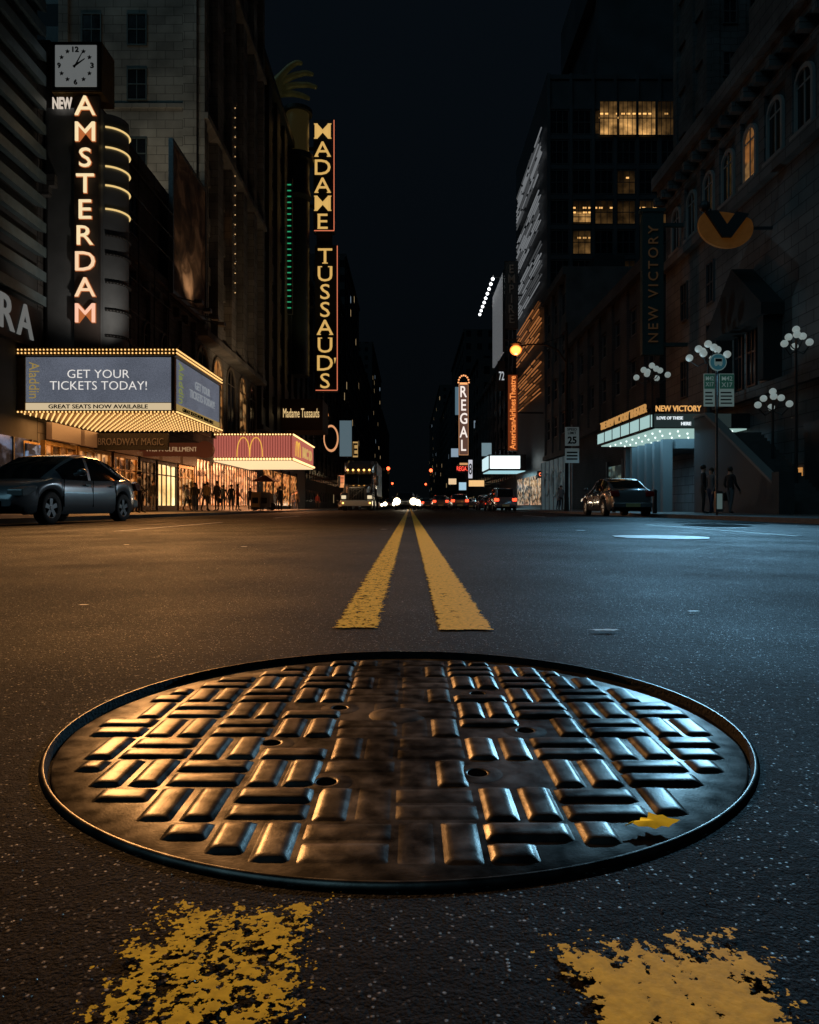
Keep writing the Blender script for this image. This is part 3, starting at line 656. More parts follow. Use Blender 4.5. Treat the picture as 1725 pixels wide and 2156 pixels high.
part(Mq,'bulb_rows',mb,em('cool_bulb',(.85,1,.95),1.6),stuff=True)
text(Mq,'NEW VICTORY',2.1,.27,(12.45,33.4,4.82),'cam',em('vic_orange',(1,.5,.15),.8),bold=.01)
text(Mq,'LOVE OF THESE',1.2,.14,(12.05,33.39,4.38),'cam',white_em); text(Mq,'HERE',.45,.15,(12.8,33.39,4.12),'cam',white_em,bold=.02)
text(Mq,'THE NEW VICTORY THEATER',8.2,.42,(11.2,38.2,4.95),'right',em('vic_orange_b',(1,.5,.15),.5),bold=.01)
globe=mat('globe_glass',(.5,.5,.5),.3,0,(.7,.85,.82),.24)
def globe_lamp(x,y,zb,zt,n=9,rr=.17,k_=1.0):
    T=thing('globe_lamp','black lamp post with a cluster of white glass globes','lamp post',(x,y,zb),group='globe lamps at the theatre steps')
    mb=MB(); mb.cyl((x,y,zb),(x,y,zb+.3),.2,.14,10); mb.cyl((x,y,zb+.3),(x,y,zt),.07,.04,10)
    gl=[]
    for k in range(n):
        if k==n-1: p=(x,y,zt+.25)
        else:
            a=2*math.pi*k/(n-1)+.2; r=(.74 if k%2 else .42)*k_; zz=zt-.32 if k%2 else zt+.0
            p=(x+r*math.cos(a)*1.15,y+r*math.sin(a),zz)
            mb.tube([(x,y,zt-.55),(x+r*.6*math.cos(a),y+r*.6*math.sin(a),zz-.42),(p[0],p[1],p[2]-.12)],.025,6)
        gl.append(p)
    part(T,'post',mb,dark)
    for p in gl:
        mb=MB(); mb.sph(p,rr,14,10); part(T,'globe',mb,globe,smooth=True)
globe_lamp(13.9,33.6,4.6,7.6); globe_lamp(13.1,39,4.6,7.65,9,.16); globe_lamp(15.0,28.0,0,6.9,7,.14,.6); globe_lamp(14.9,29.6,0,4.75,7,.14,.8)
T=grid_building('street_building','low dark brick building with plain parapet',1,44.6,71,16.5,16,brick,7,3.6,7,1.8,1.9,lit=.05)
mb=MB()
for i,(a,b_) in enumerate([(45.2,48.6),(49.4,52.8),(53.6,57)]): mb.box(FR,FR-.07,a,b_,.4,3.4,0); mb.box(FR,FR-.2,b_,b_+.4,0,3.8,1)
part(T,'shop_window',mb,[interior('shop_teal',(.45,.8,.8),.16),dark])
Hd=thing('hoarding','pale painted hoarding with curling line drawings by pavement','hoarding',(13,64,0))
mb=MB(); mb.box(12.9,13,58.5,70.5,0,4.5,0); 
for i in range(7): mb.box(12.86,12.9,58.5+i*2,58.58+i*2,0,4.5,1)
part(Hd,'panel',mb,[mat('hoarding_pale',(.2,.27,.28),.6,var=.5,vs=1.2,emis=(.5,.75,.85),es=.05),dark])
for yc,rr in((61,1.2),(64,1.5),(67.5,1.3)):
    mb=MB(); mb.tube([(12.84,yc+rr*math.cos(t*.5)*(1-t*.03),2.2+rr*math.sin(t*.5)*(1-t*.03)) for t in range(16)],.06,5); part(Hd,'drawing',mb,mat('drawing_white',(.5,.55,.55),.6))
T=grid_building('street_building','dark windowless annex beside glass office tower',1,71.2,82.8,24,16,conc,6,4,3,2.6,2.2,lit=.05)
T=thing('glass_tower','dark glass office tower with white horizontal louvre bands','building',(24,95,0))
mb=MB(); mb.box(FR,34,83,107,-.2,50); mb.box(22,34,84,107,50,60); mb.box(21,34,85,100,60,66)
for i in range(7): mb.box(FR+.0+i*2.55,FR+.35+i*2.55,82.75,83,6,50)
for i in range(13): mb.box(FR,34,82.85,83,8+i*3.45,8.5+i*3.45)
part(T,'wall',mb,mat('tower_frame',(.035,.042,.05),.5,var=.3,vs=.3))
ob_=office('office_bright',.6,1.2,.2); om_=office('office_mid',.05,1.1,.5); ol_=office('office_low',.10,.6,.6)
for k in range(11):
    for i in range(6):
        z=8.5+k*3.45+1.47; x=FR+.35+i*2.55+1.1
        m=glass_dark
        if k==8 and i==3: m=om_
        if k==7 and i in(1,2,3,4,5): m=om_
        if k==6 and i==1: m=ol_
        if k==5 and i in(2,3): m=om_
        if k==10 and i in(2,3): m=om_
        window(T,2.15,2.8,(x,82.995,z),'cam',m,frame_m,mull=2)
window(T,2.15,1.4,(FR+.35+2.55+1.1,82.9,8.5+7*3.45+.9),'cam',ob_,frame_m,mull=2)
for k in range(5):
    m=ob_ if k in(0,1,2) else (ol_ if k==3 else glass_dark)
    window(T,2.1,4.0,(22.8+k*2.2,82.74,44.8),'cam',m,frame_m,mull=3,label='brightly lit office window' if k<3 else None)
slat_w=em('louvre_white',(.8,.85,.9),.18); slat_d=em('louvre_dim',(.8,.85,.9),.06); slat_o=em('louvre_orange',(1,.35,.1),.30); slat_od=em('louvre_orange_dim',(1,.35,.1),.07)
for q in range(5):
    mb=MB(); zt=44.6-q*6.6
    for k in range(10):
        y=84+random.uniform(0,3)
        while y<103.5:
            l=random.uniform(2.5,9); mb.box(FR-.3,FR-.42,y,min(104,y+l),zt-k*.5,zt-k*.5+random.choice((.08,.13,.18)),0 if random.random()<.6 else 1); y+=l+random.uniform(.1,1.6)
    part(T,'louvre_band',mb,[slat_o,slat_od] if q>=3 else [slat_w,slat_d])
mb=MB()
for i in range(4): mb.box(FR,FR-.08,84+i*5.5,88.6+i*5.5,.5,4.2,0)
part(T,'shop_window',mb,interior('shop_mix',(.9,.8,.6),.4,2))
T=grid_building('gothic_tower','dark masonry tower with stepped gothic crown',1,55,62,46,22,st_dark,20,3.8,2,1.6,1.8,lit=0,xf=23,wins=False)
mb=MB(); mb.box(24,28,55.5,60,46,51).box(25,27,56,59,51,54)
for i in range(9): mb.box(23.1+i*2,23.6+i*2,54.9,55,22,48)
part(T,'crown',mb,st_dark)
for i in range(3):
    for k in range(4): window(T,1.1,1.9,(24.4+i*2,54.995,26+k*4),'cam',glass_dark,frame_m)
for (a,b_,h,d,m) in [(107.2,128,30,14,lg2),(128.5,160,24,16,lg),(161,200,34,20,lg2),(202,262,50,24,lg),(265,360,44,26,lg2),(365,560,62,30,lg)]:
    grid_building('street_building','dark mid-rise street building with scattered lit windows',1,a,b_,h,d,m,6,3.6,max(4,int((b_-a)/6)),3,2,wins=False,pier=.4)
# ------------------------------------------------------------ left theatre marquee
scr=mat('led_screen',(.02,.02,.02),.3,0,(.42,.47,.60),.5); nt,N,L,b=nodes(scr); g=N('ShaderNodeNewGeometry')
n1=noise(g.outputs['Position'],38,2); n2=noise(g.outputs['Position'],.5,2)
L(mth('ADD',mr(n1,.35,.65,.13,.33),mr(n2,.3,.7,-.04,.05)),b.inputs['Emission Strength'])
M=thing('theatre_marquee','large lit theatre marquee with screens and golden bulb soffit','marquee',(-13,33,0))
x0,x1,y0,y1=FL+.001,-9.7,29.8,37
mb=MB(); mb.box(x0,x1-.1,y0+.1,y1,4.25,6.75); part(M,'canopy',mb,dark)
mb=MB(); mb.box(x0+.35,x1-.15,y0+.02,y0+.09,4.6,6.45); part(M,'front_screen',mb,scr)
mb=MB(); mb.box(x1-.09,x1-.02,y0+.2,y1-.15,4.6,6.45); part(M,'side_screen',mb,scr)
strip=em('gold_strip',(1,.78,.48),.62)
mb=MB(); mb.box(x0+.35,x1-.15,y0+.0,y0+.09,4.25,4.56); part(M,'front_strip',mb,strip)
mb=MB(); mb.box(x1-.09,x1,y0+.2,y1-.15,4.25,4.56); part(M,'side_strip',mb,em('gold_strip_b',(1,.65,.2),.3))
mb=MB(); mb.box(x0,x1+.12,y0-.12,y0+.1,6.5,6.82).box(x1-.1,x1+.12,y0+.1,y1,6.5,6.82).box(x0,x1+.12,y0-.12,y0+.0,4.14,4.25).box(x1,x1+.12,y0,y1,4.14,4.25).box(x0,x0+.34,y0-.02,y0+.09,4.27,6.45).box(x1-.14,x1+.01,y0-.02,y0+.19,4.27,6.45).box(x1-.09,x1+.01,y1-.14,y1,4.27,6.45)
part(M,'gold_border',mb,gold)
mb=MB(); mb.box(x0,x1,y0,y1,4.17,4.245); part(M,'soffit',mb,mat('soffit_gold',(.5,.33,.12),.35,.7,emis=(1,.45,.13),es=.12))
mb=MB()
for i in range(44):
    x=x0+.1+i*.152
    mb.sph((x,y0-.14,6.73),.035,6,4); mb.sph((x,y0-.14,6.59),.035,6,4); mb.sph((x,y0-.14,4.17),.04,6,4)
for i in range(40):
    y=y0+i*.18; mb.sph((x1+.14,y,6.73),.035,6,4); mb.sph((x1+.14,y,6.59),.035,6,4); mb.sph((x1+.14,y,4.17),.04,6,4)
for j in range(16):
    for i in range(26): mb.sph((x0+.2+i*.25,y0+.2+j*.45,4.13),.038,6,4)
part(M,'bulb_rows',mb,em('marquee_bulb',(1,.58,.2),1.5),stuff=True)
wt=em('screen_text',(1,.95,.9),.8)
text(M,'GET YOUR',2.55,.34,(-12.85,y0,5.76),'cam',wt,ext=.01,bold=-.012); text(M,'TICKETS TODAY!',4.0,.35,(-12.85,y0,5.28),'cam',wt,ext=.01,bold=-.012)
text(M,'GREAT SEATS NOW AVAILABLE',4.1,.17,(-12.85,y0-.02,4.41),'cam',blackm,ext=.012,bold=.015)
yl=em('show_logo',(1,.7,.2),.28)
text(M,'Aladdin',1.5,.42,(-15.5,y0,5.5),'cam',yl,ext=.01,vert=-1,bold=.0)
text(M,'GET YOUR',2.4,.36,(x1+.0,33.9,5.78),'left',em('screen_text_dim',(.7,.75,.8),.32),ext=.01); text(M,'TICKETS TODAY!',4.0,.36,(x1+.0,33.9,5.3),'left',em('screen_text_dim',(.7,.75,.8),.32),ext=.01)
text(M,'Aladdin',1.7,.6,(x1,30.7,5.5),'left',em('show_logo_g',(.7,.8,.2),.25),ext=.01,vert=-1,bold=.0)
text(M,'GREAT SEATS NOW AVAILABLE',4.8,.16,(x1+.02,33.2,4.41),'left',blackm,ext=.012,bold=.01)
# vertical sign with clock
V=thing('vertical_theatre_sign','tall grey vertical theatre sign with clock, reads NEW AMSTERDAM','sign',(-14.5,32.5,6.8))
sg=mat('sign_grey',(.17,.19,.21),.5,.2,var=.12,vs=1.5)
mb=MB(); mb.box(-16.1,-13.65,31.9,34,6.82,17.9); mb.box(-15.95,-14.75,31.8,31.9,7.2,17.5); part(V,'body',mb,sg)
mb=MB(); mb.box(-14.72,-13.65,31.68,31.9,7.2,18.3); part(V,'letter_panel',mb,mat('panel_dark',(.05,.042,.04),.6))
mb=MB(); n=24; c0=(-13.7,33.0)
pr=[(c0[0]+.82*math.cos(R(-90)+math.pi*i/n),c0[1]+.82*math.sin(R(-90)+math.pi*i/n)) for i in range(n+1)]
mb.prism(pr,'z',6.82,17.8); part(V,'rounded_fin',mb,sg,smooth='auto')
for k,z in enumerate((17.2,16.3,15.45,14.6,13.55,12.4,11.55,10.3,9.05,7.9)):
    mb=MB(); rr=.86; mb.tube([(c0[0]+rr*math.cos(R(-80+10*i)),c0[1]+rr*math.sin(R(-80+10*i)),z) for i in range(16)],.04 if k<5 else .07,6)
    part(V,'ring_band',mb,em('ring_neon',(1,.68,.26),.85) if k<5 else dark,smooth=True)
mb=MB(); mb.box(-15.65,-13.45,31.55,32.9,18.4,20.6); part(V,'clock_case',mb,gold)
mb=MB(); mb.box(-15.6,-13.5,31.5,31.549,18.45,20.55,1).box(-15.45,-13.65,31.46,31.499,18.6,20.4,0); part(V,'clock_face',mb,[mat('clock_white',(.5,.5,.48),.5,emis=(.75,.8,.8),es=.14),dark])
cx,cz=-14.55,19.5
for s_,dx,dz in(('12',0,.7),('3',.72,0),('6',0,-.72),('9',-.72,0)): text(V,s_,.28 if s_=='12' else .15,.23,(cx+dx,31.45,cz+dz),'cam',dark,bold=.02,name='numeral')
for k in range(12):
    if k%3==0: continue
    mb=MB(); a=R(30*k); x=cx+.7*math.sin(a); z=cz+.7*math.cos(a)
    pts=[(x+(.1 if i%2==0 else .045)*math.sin(i*math.pi/5),z+(.1 if i%2==0 else .045)*math.cos(i*math.pi/5)) for i in range(10)]
    mb.prism(pts,'y',31.42,31.455); part(V,'hour_star',mb,dark)
for a,l,w_ in((28,.66,.04),(55,.5,.055)):
    mb=MB(); d=Vector((math.sin(R(a)),0,math.cos(R(a)))); u=Vector((math.cos(R(a)),0,-math.sin(R(a))))
    c3=Vector((cx,31.42,cz)); mb.add([c3-u*w_-d*.12,c3+u*w_-d*.12,c3+u*w_*.4+d*l,c3-u*w_*.4+d*l],[(0,1,2,3)]); part(V,'clock_hand',mb,blackm)
nA=em('neon_yellow',(1,.78,.45),.95); nB=em('neon_peach',(1,.68,.42),.95); nC=em('neon_pink',(1,.55,.38),1.0)
stack(V,'AMSTERDAM',-14.2,31.58,18.25,1.135,.82,lambda i:nA if i<6 else (nB if i<8 else nC),wf=1.12,bold=-.004,halo=em('neon_orange',(1,.28,.08),.42),hb=.022)
text(V,'NEW',.85,.5,(-15.25,31.7,18.0),'cam',em('new_white',(1,.85,.7),.6),bold=.02)
Sg=thing('hanging_sign','black hanging shop sign reading BROADWAY MAGIC','sign',(-14.3,36.4,3.2)); mb=MB(); mb.box(-15.9,-12.2,36.4,36.65,3.15,3.98); mb.box(-14.6,-14.5,36.5,36.6,3.98,4.17); part(Sg,'panel',mb,mat('sign_black',(.004,.004,.004),.7,spec=.1))
text(Sg,'BROADWAY MAGIC',3.3,.36,(-14.05,36.38,3.55),'cam',mat('grey_letter',(.03,.027,.025),.7,emis=(1,.5,.3),es=.012,spec=.1))
Sg=thing('hanging_sign','dark red hanging shop sign reading WISH-FULFILLMENT','sign',(-14,42,3.2)); mb=MB(); mb.box(-15.5,-11.9,42,42.25,3.2,4.0); mb.cyl((-11.9,41.9,3.6),(-11.9,42.3,3.6),.5,.5,16); mb.box(-15.5,-16.2,42.1,42.2,3.5,3.6); part(Sg,'panel',mb,mat('red_brown',(.12,.03,.02),.5,emis=(1,.25,.1),es=.04))
text(Sg,'WISH-FULFILLMENT',3.0,.26,(-13.85,41.98,3.62),'cam',em('orange_txt',(1,.6,.3),.35))
# burger restaurant marquee
M=thing('restaurant_marquee','red ribbed restaurant marquee edged with bulbs, yellow arches logo','marquee',(-13,65,0))
x0,x1,y0,y1=FL+.01,-9.7,59.7,73
rib=mat('red_ribbed',(.3,.1,.08),.4,emis=(1,.27,.20),es=.40)
mb=MB(); mb.box(x0,x1-.1,y0+.1,y1,4.1,6.3); part(M,'canopy',mb,dark)
mb=MB()
for i in range(30): 
    x=x0+i*(x1-x0-.1)/30; mb.box(x,x+.14,y0-.02,y0+.1,4.35,6.15,0)
mb.box(x0,x1-.1,y0+.06,y0+.099,4.35,6.15,1); part(M,'front_panel',mb,[rib,mat('red_groove',(.1,.02,.01),.5,emis=(1,.17,.12),es=.14)])
mb=MB()
for i in range(60): 
    y=y0+.1+i*.215; mb.box(x1-.1,x1+.02,y,y+.14,4.35,6.15,0)
mb.box(x1-.1,x1-.05,y0+.1,y1,4.35,6.15,1); part(M,'side_panel',mb,[rib,MATS['red_groove']])
mb=MB(); mb.box(x0,x1+.05,y0-.05,y0+.1,6.15,6.35).box(x1-.1,x1+.05,y0+.1,y1,6.15,6.35).box(x0,x1+.05,y0-.05,y0+.1,4.1,4.35).box(x1-.1,x1+.05,y0+.1,y1,4.1,4.35); part(M,'gold_border',mb,gold)
mb=MB()
for i in range(27):
    x=x0+.1+i*.24; mb.sph((x,y0-.1,6.25),.07,6,4); mb.sph((x,y0-.1,4.22),.10,6,4)
for i in range(44):
    y=y0+i*.3; mb.sph((x1+.1,y,6.25),.07,6,4); mb.sph((x1+.1,y,4.22),.10,6,4)
part(M,'bulb_rows',mb,bulb,stuff=True)
mb=MB(); mb.box(x0,x1-.05,y0+.05,y1,4.03,4.095); part(M,'soffit',mb,em('soffit_warm',(1,.68,.36),1.1))
def arches(cx,cz,wd,ht,y,facing):
    mb=MB()
    for s_ in(-1,1):
        pts=[]
        for i in range(13):
            t=math.pi*i/12; u=cx+s_*wd/4+wd/4*math.cos(t); z=cz-ht/2+ht*math.sin(t)**.8
            pts.append((u,y-.1,z) if facing=='cam' else (y+.1,u,z))
        mb.tube(pts,.038,6)
    return mb
part(M,'arches_logo',arches(-13.2,5.2,2.1,1.6,y0,'cam'),em('arches_yellow',(1,.55,.08),.9))
part(M,'arches_logo',arches(62.2,5.2,2.4,1.3,x1,'left'),em('arches_yellow',(1,.55,.08),.9))
text(M,'MC D',6,1.0,(x1+.06,68.2,5.2),'left',em('mc_text',(1,.6,.2),.6),bold=.03)
# wax museum blade
V=thing('vertical_museum_sign','two-part tall black blade sign spelling MADAME TUSSAUDS in gold','sign',(-11.8,100,16))
for (a,b_,xa,xb,t,zt,pc) in[(38.4,53.9,-13.3,-10.45,'MADAME',53.35,2.5),(16.3,36.5,-13.1,-10.0,'TUSSAUDS',36.05,2.47)]:
    mb=MB(); mb.box(xa,xb,100,101.2,a,b_); part(V,'panel',mb,mat('blade_black',(.025,.02,.018),.5))
    stack(V,t,(xa+xb)/2-.15,99.95,zt,pc,2.08,neon_g,wf=1.14,bold=.002,serif=True)
    mb=MB(); mb.tube([(xa+.1,99.9,a+.1),(xb,99.9,a+.1),(xb,99.9,b_-.1)],.06,6); part(V,'neon_outline',mb,em('pink_neon',(1,.25,.12),.75))
mb=MB(); mb.prism([(-10.45,20.9),(-10.15,20.9),(-10.35,20.1)],'y',99.9,99.98); part(V,'apostrophe',mb,neon_g)
mb=MB(); mb.box(-12.9,-10.8,100.3,101,36.5,38.4); part(V,'bracket',mb,dark)
for z in(20,28,42,50):
    mb=MB(); mb.box(FL,-13.2,100.4,100.8,z,z+.3); part(V,'bracket',mb,dark)
Sg=thing('museum_canopy_sign','dark rounded canopy sign with gold script lettering','sign',(-13,88,10))
mb=MB(); mb.box(-16,-10.6,88,94,9.6,13.4); part(Sg,'panel',mb,mat('canopy_brown',(.05,.03,.02),.5)); text(Sg,'Madame Tussauds',4.4,1.1,(-13.2,87.95,11.7),'cam',em('script_gold',(1,.68,.3),.8))
def blade(name,label,xa,xb,y,a,b_,m,txt=None,tm=None,vert=0,tw=.9,th=.8,stk=False,fm=None):
    S=thing(name,label,'sign',((xa+xb)/2,y,a)); mb=MB(); mb.box(xa,xb,y,y+.4,a,b_,0); 
    e_=.06; mb.box(xa-e_,xa,y-.03,y+.43,a-e_,b_+e_,1).box(xb,xb+e_,y-.03,y+.43,a-e_,b_+e_,1).box(xa,xb,y-.03,y+.43,b_,b_+e_,1).box(xa,xb,y-.03,y+.43,a-e_,a,1)
    s=-1 if xa<0 else 1; edge=(xa if s<0 else xb); Fx=FL if s<0 else FR
    mb.box(edge,Fx,y+.15,y+.25,(a+b_)/2-.1,(a+b_)/2+.1,2)
    part(S,'panel',mb,[m,fm or dark,dark])
    if txt:
        W=(xb-xa)*tw; Hh=(b_-a)*th
        if stk: stack(S,txt,(xa+xb)/2,y-.05,b_-(b_-a)*(1-th)/2,Hh/len(txt),Hh/len(txt)*.82,tm,wf=tw,bold=.01)
        elif vert: text(S,txt,Hh,W,((xa+xb)/2,y-.05,(a+b_)/2),'cam',tm,vert=vert,bold=.01)
        else: text(S,txt,W,Hh,((xa+xb)/2,y-.05,(a+b_)/2),'cam',tm,bold=.01)
    return S
S=thing('round_restaurant_sign','round restaurant sign ringed with warm lights','sign',(-12,112,11))
mb=MB()
for rr,yy,mi in((2.1,112,0),(1.75,111.9,1)): mb.prism([(-12.2+rr*.55*math.cos(2*math.pi*i/28),10.9+rr*math.sin(2*math.pi*i/28)) for i in range(28)],'y',yy,yy+.5,mi)
mb.box(-13.4,FL,112.1,112.3,10.8,11,1); part(S,'panel',mb,[em('ring_orange',(1,.45,.2),.7),dark])
blade('lit_poster_sign','tall pale blue lit poster sign on a facade',-12.1,-10.0,125,9,15.2,em('pale_blue',(.4,.6,.7),.2))
blade('small_shop_sign','small gold lit vertical shop sign',-10.2,-9.3,130,9.2,12,em('gold_panel',(1,.6,.2),.45),'E',dark)
blade('small_shop_sign','small dark shop sign with orange letters',-13.8,-12,108,13.2,15.2,dark,'CINEMA',em('orange_neon',(1,.35,.1),.7),tw=.9,th=.4)
blade('vertical_theatre_sign','orange neon vertical theatre sign reading American Airlines Theatre',11.6,12.7,85,6.9,15.8,mat('sign_redbrown',(.08,.03,.02),.5,emis=(1,.2,.05),es=.12),'AmericanAirlinesTheatre',em('neon_orange_b',(1,.30,.07),1.1),vert=1,tw=.62,th=.97)
blade('vertical_cinema_sign','tall vertical cinema sign spelling REGAL in white on dark red',9.1,10.7,132,9.8,22.6,mat('regal_dark',(.05,.04,.05),.5,emis=(1,.5,.35),es=.10),'REGAL',em('regal_white',(1,.88,.8),1.0),stk=True,tw=.74,th=.96,fm=em('regal_edge',(1,.45,.2),.6))
mbc=thing('sign_crown','round lit crown ornament on top of cinema sign','sign',(9.9,132,22.7)); mb=MB()
for i in range(9): mb.sph((9.9+.95*math.cos(math.pi*i/8),132,23.0+1.3*math.sin(math.pi*i/8)),.17,6,4)
mb.box(9.2,10.6,132,132.3,22.67,23.0); part(mbc,'crown',mb,em('crown_orange',(1,.4,.15),1.3))
blade('cinema_name_sign','red lit cinema name sign',8.6,11.0,133,6.7,7.9,mat('red_dark',(.1,.01,.01),.5),'REGAL',em('regal_red',(1,.08,.05),1.6),tw=.9,th=.7)
blade('vertical_dark_sign','tall unlit vertical blade sign with dim letters',13.0,14.7,98,24.5,33.6,mat('dim_blade',(.05,.045,.04),.6),'EMPIRE',mat('dim_txt',(.08,.075,.07),.6,emis=(1,.8,.6),es=.008),stk=True,tw=.9,th=.9)
blade('number_sign','dark sign with pale numerals',12.3,13.2,100,16.4,20.4,dark,'72',em('pale_txt',(.8,.85,.9),.5),tw=.8,th=.3)
B=thing('billboard','pale lit billboard on steel frame along the facade','billboard',(13.6,106,22))
mb=MB(); mb.box(13.0,13.3,100.5,113,22,33,0).box(12.97,13.33,100.3,100.5,21.8,33.2,1).box(12.97,13.33,113,113.2,21.8,33.2,1); part(B,'panel',mb,[mat('bill_pale',(.4,.4,.4),.6,emis=(.8,.85,.9),es=.10,var=.3),dark])
for z in(24,28,32):
    mb=MB(); mb.box(13.3,FR,103,103.2,z,z+.2); part(B,'bracket',mb,dark)
    mb=MB(); mb.box(13.3,FR,110,110.2,z,z+.2); part(B,'bracket',mb,dark)
Bb=thing('lamp_bar','row of bright white floodlamps on outrigger bar','floodlights',(12,113,33))
mb=MB(); mb.box(11.95,12.05,103,125,33.35,33.45)
for y in(104,112,120): mb.box(12,FR,y,y+.15,33.32,33.48)
part(Bb,'bar',mb,dark)
for i in range(9):
    mb=MB(); mb.sph((12,104+i*2.4,33.1),.24,8,6); part(Bb,'lamp',mb,em('flood_white',(.95,.97,1),3),smooth=True)
Mq=thing('bright_marquee','blazing white lit marquee over the pavement','marquee',(12.5,95,5))
mb=MB(); mb.box(10.35,FR-.6,94.1,102,5.0,7.1); part(Mq,'canopy',mb,dark)
mb=MB(); mb.box(10.5,14.4,94,94.09,5.25,6.9); part(Mq,'front_panel',mb,em('blaze',(.85,1,1),1.8)); mb=MB(); mb.box(10.25,10.34,94.3,101.8,5.25,6.9); part(Mq,'side_panel',mb,em('blaze_b',(.7,.95,1),.9))
mb=MB(); mb.box(10.4,FR-.7,94.2,101.9,4.9,4.99); part(Mq,'soffit',mb,em('blaze_c',(.5,.9,1),.7))
for i,(xa,xb,y,a,b_,c,s,t) in enumerate([(9.7,12.2,118,3.6,4.6,(1,.6,.25),.9,None),(9.6,11,140,3.5,5.0,(.5,.8,1),.7,None),(10.4,12.2,150,7.5,9.4,(1,.5,.2),.6,None),(10.2,10.9,125,5.2,8.4,(.9,.9,1),.6,'8'),
     (9.8,11.5,170,12,14,(.6,.8,1),.4,None),(10,12,185,6,7.5,(1,.7,.4),.8,None),(13.2,14.2,74,3.3,3.9,(.05,.05,.05),.1,'OPEN'),(11,12.5,110,8,10,(.5,.75,.85),.3,None),(9.8,10.6,155,20,26,(.4,.7,.9),.2,None)]):
    blade('shop_sign','small lit shop sign projecting over the pavement',xa,xb,y,a,b_,em('s%d'%i,c,s),t,em('open_red',(1,.2,.08),2.0) if t=='OPEN' else dark,tw=.85,th=.6)
for i,(xa,xb,y,a,b_,c,s) in enumerate([(-13.5,-11,140,4,5.5,(1,.4,.15),.8),(-12,-10.4,150,6.5,8,(1,.7,.35),.7),(-12.5,-10.5,165,4,5.6,(1,.3,.1),1),(-12,-10,190,5,7,(1,.6,.3),.9),(-11.6,-10.2,118,4.2,5.4,(1,.3,.12),.7)]):
    blade('shop_sign','small warm lit shop sign projecting over the pavement',xa,xb,y,a,b_,em('t%d'%i,c,s))
# ------------------------------------------------------------ street lamp, signs
T=thing('street_lamp','tall street lamp with curved arm and orange glowing lamp','street lamp',(9.75,44.8,0))
mb=MB(); mb.cyl((9.75,44.8,0),(9.75,44.8,.9),.17,.13,12); mb.cyl((9.75,44.8,.9),(9.75,44.8,11.7),.11,.07,12)
mb.tube([(9.75,44.8,9.2),(9.2,44.8,10.0),(8.4,44.8,10.35),(7.4,44.8,10.35),(6.9,44.8,10.25)],.05,8); mb.cyl((9.75,44.8,10.9),(8.2,44.8,10.4),.02,.02,6)
part(T,'pole',mb,mat('lamp_pole',(.01,.01,.01),.8,.0,spec=.1))
mb=MB(); mb.sph((6.6,44.8,10.40),.36,14,8,0,.3); part(T,'lamp_head',mb,dark,smooth=True)
sod=em('sodium',(1,.22,.035),1.6); nt,N,L,b=nodes(sod)
lw=N('ShaderNodeLayerWeight'); lw.inputs[0].default_value=.5; r=N('ShaderNodeMapRange'); L(lw.outputs['Facing'],r.inputs[0]); r.inputs[1].default_value=.0; r.inputs[2].default_value=.7; r.inputs[3].default_value=7; r.inputs[4].default_value=.5; L(r.outputs[0],b.inputs['Emission Strength'])
mb=MB(); mb.sph((6.6,44.8,10.0),.38,20,14,0,.85); part(T,'lamp_bulb',mb,sod,smooth=True)
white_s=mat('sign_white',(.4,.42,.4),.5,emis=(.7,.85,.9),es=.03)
T=thing('speed_sign','white SPEED LIMIT 25 sign with second plate on a post','traffic sign',(9.95,44.2,0))
mb=MB(); mb.cyl((9.95,44.25,0),(9.95,44.25,5.3),.04,.04,8); part(T,'post',mb,steel)
mb=MB(); mb.box(9.52,10.38,44.17,44.2,4.0,5.15); part(T,'plate',mb,white_s,bevel=.01); text(T,'SPEED\nLIMIT',.6,.38,(9.95,44.16,4.9),'cam',blackm,ext=.005,bold=.02); text(T,'25',.55,.45,(9.95,44.16,4.35),'cam',blackm,ext=.005,bold=.03)
mb=MB(); mb.box(9.52,10.38,44.17,44.2,2.95,3.85); part(T,'plate',mb,white_s,bevel=.01)
mb=MB(); 
for z in(3.15,3.35,3.55): mb.box(9.62,10.28,44.15,44.168,z,z+.09)
part(T,'text_bar',mb,blackm)
white_b=mat('sign_white_near',(.5,.55,.52),.5,emis=(.6,.85,.8),es=.09)  # emission added to make the bus stop plates look lit
T=thing('bus_stop_sign','bus stop post with round blue bus disc and route plates','bus stop sign',(9.62,22.5,0))
mb=MB(); mb.cyl((9.62,22.6,0),(9.62,22.6,5.1),.035,.035,10); part(T,'post',mb,steel)
mb=MB(); mb.cyl((9.62,22.53,4.78),(9.62,22.5,4.78),.27,.27,28,0); mb.cyl((9.62,22.495,4.78),(9.62,22.49,4.78),.24,.24,28,1); part(T,'disc',mb,[white_b,mat('bus_blue',(.05,.2,.28),.4,emis=(.1,.4,.5),es=.10)])  # disc colours carry the same added emission
mb=MB(); mb.box(9.5,9.74,22.46,22.488,4.7,4.9,0).box(9.52,9.58,22.46,22.488,4.66,4.7,0).box(9.66,9.72,22.46,22.488,4.66,4.7,0).box(9.52,9.72,22.45,22.459,4.79,4.88,1); part(T,'bus_symbol',mb,[white_b,dark])
gr=mat('sign_green',(.05,.22,.14),.5,emis=(.1,.4,.3),es=.05)  # plate green also glows slightly to look lit
for xa,xb in((9.18,9.52),(9.66,10.12)):
    mb=MB(); mb.box(xa,xb,22.5,22.53,3.4,4.42,0).box(xa+.01,xb-.01,22.488,22.499,3.95,4.4,1); 
    for q in range(4): mb.box(xa+.04,xb-.06-.03*(q%2),22.49,22.499,3.48+q*.11,3.52+q*.11,2)
    part(T,'route_plate',mb,[white_b,gr,dark])
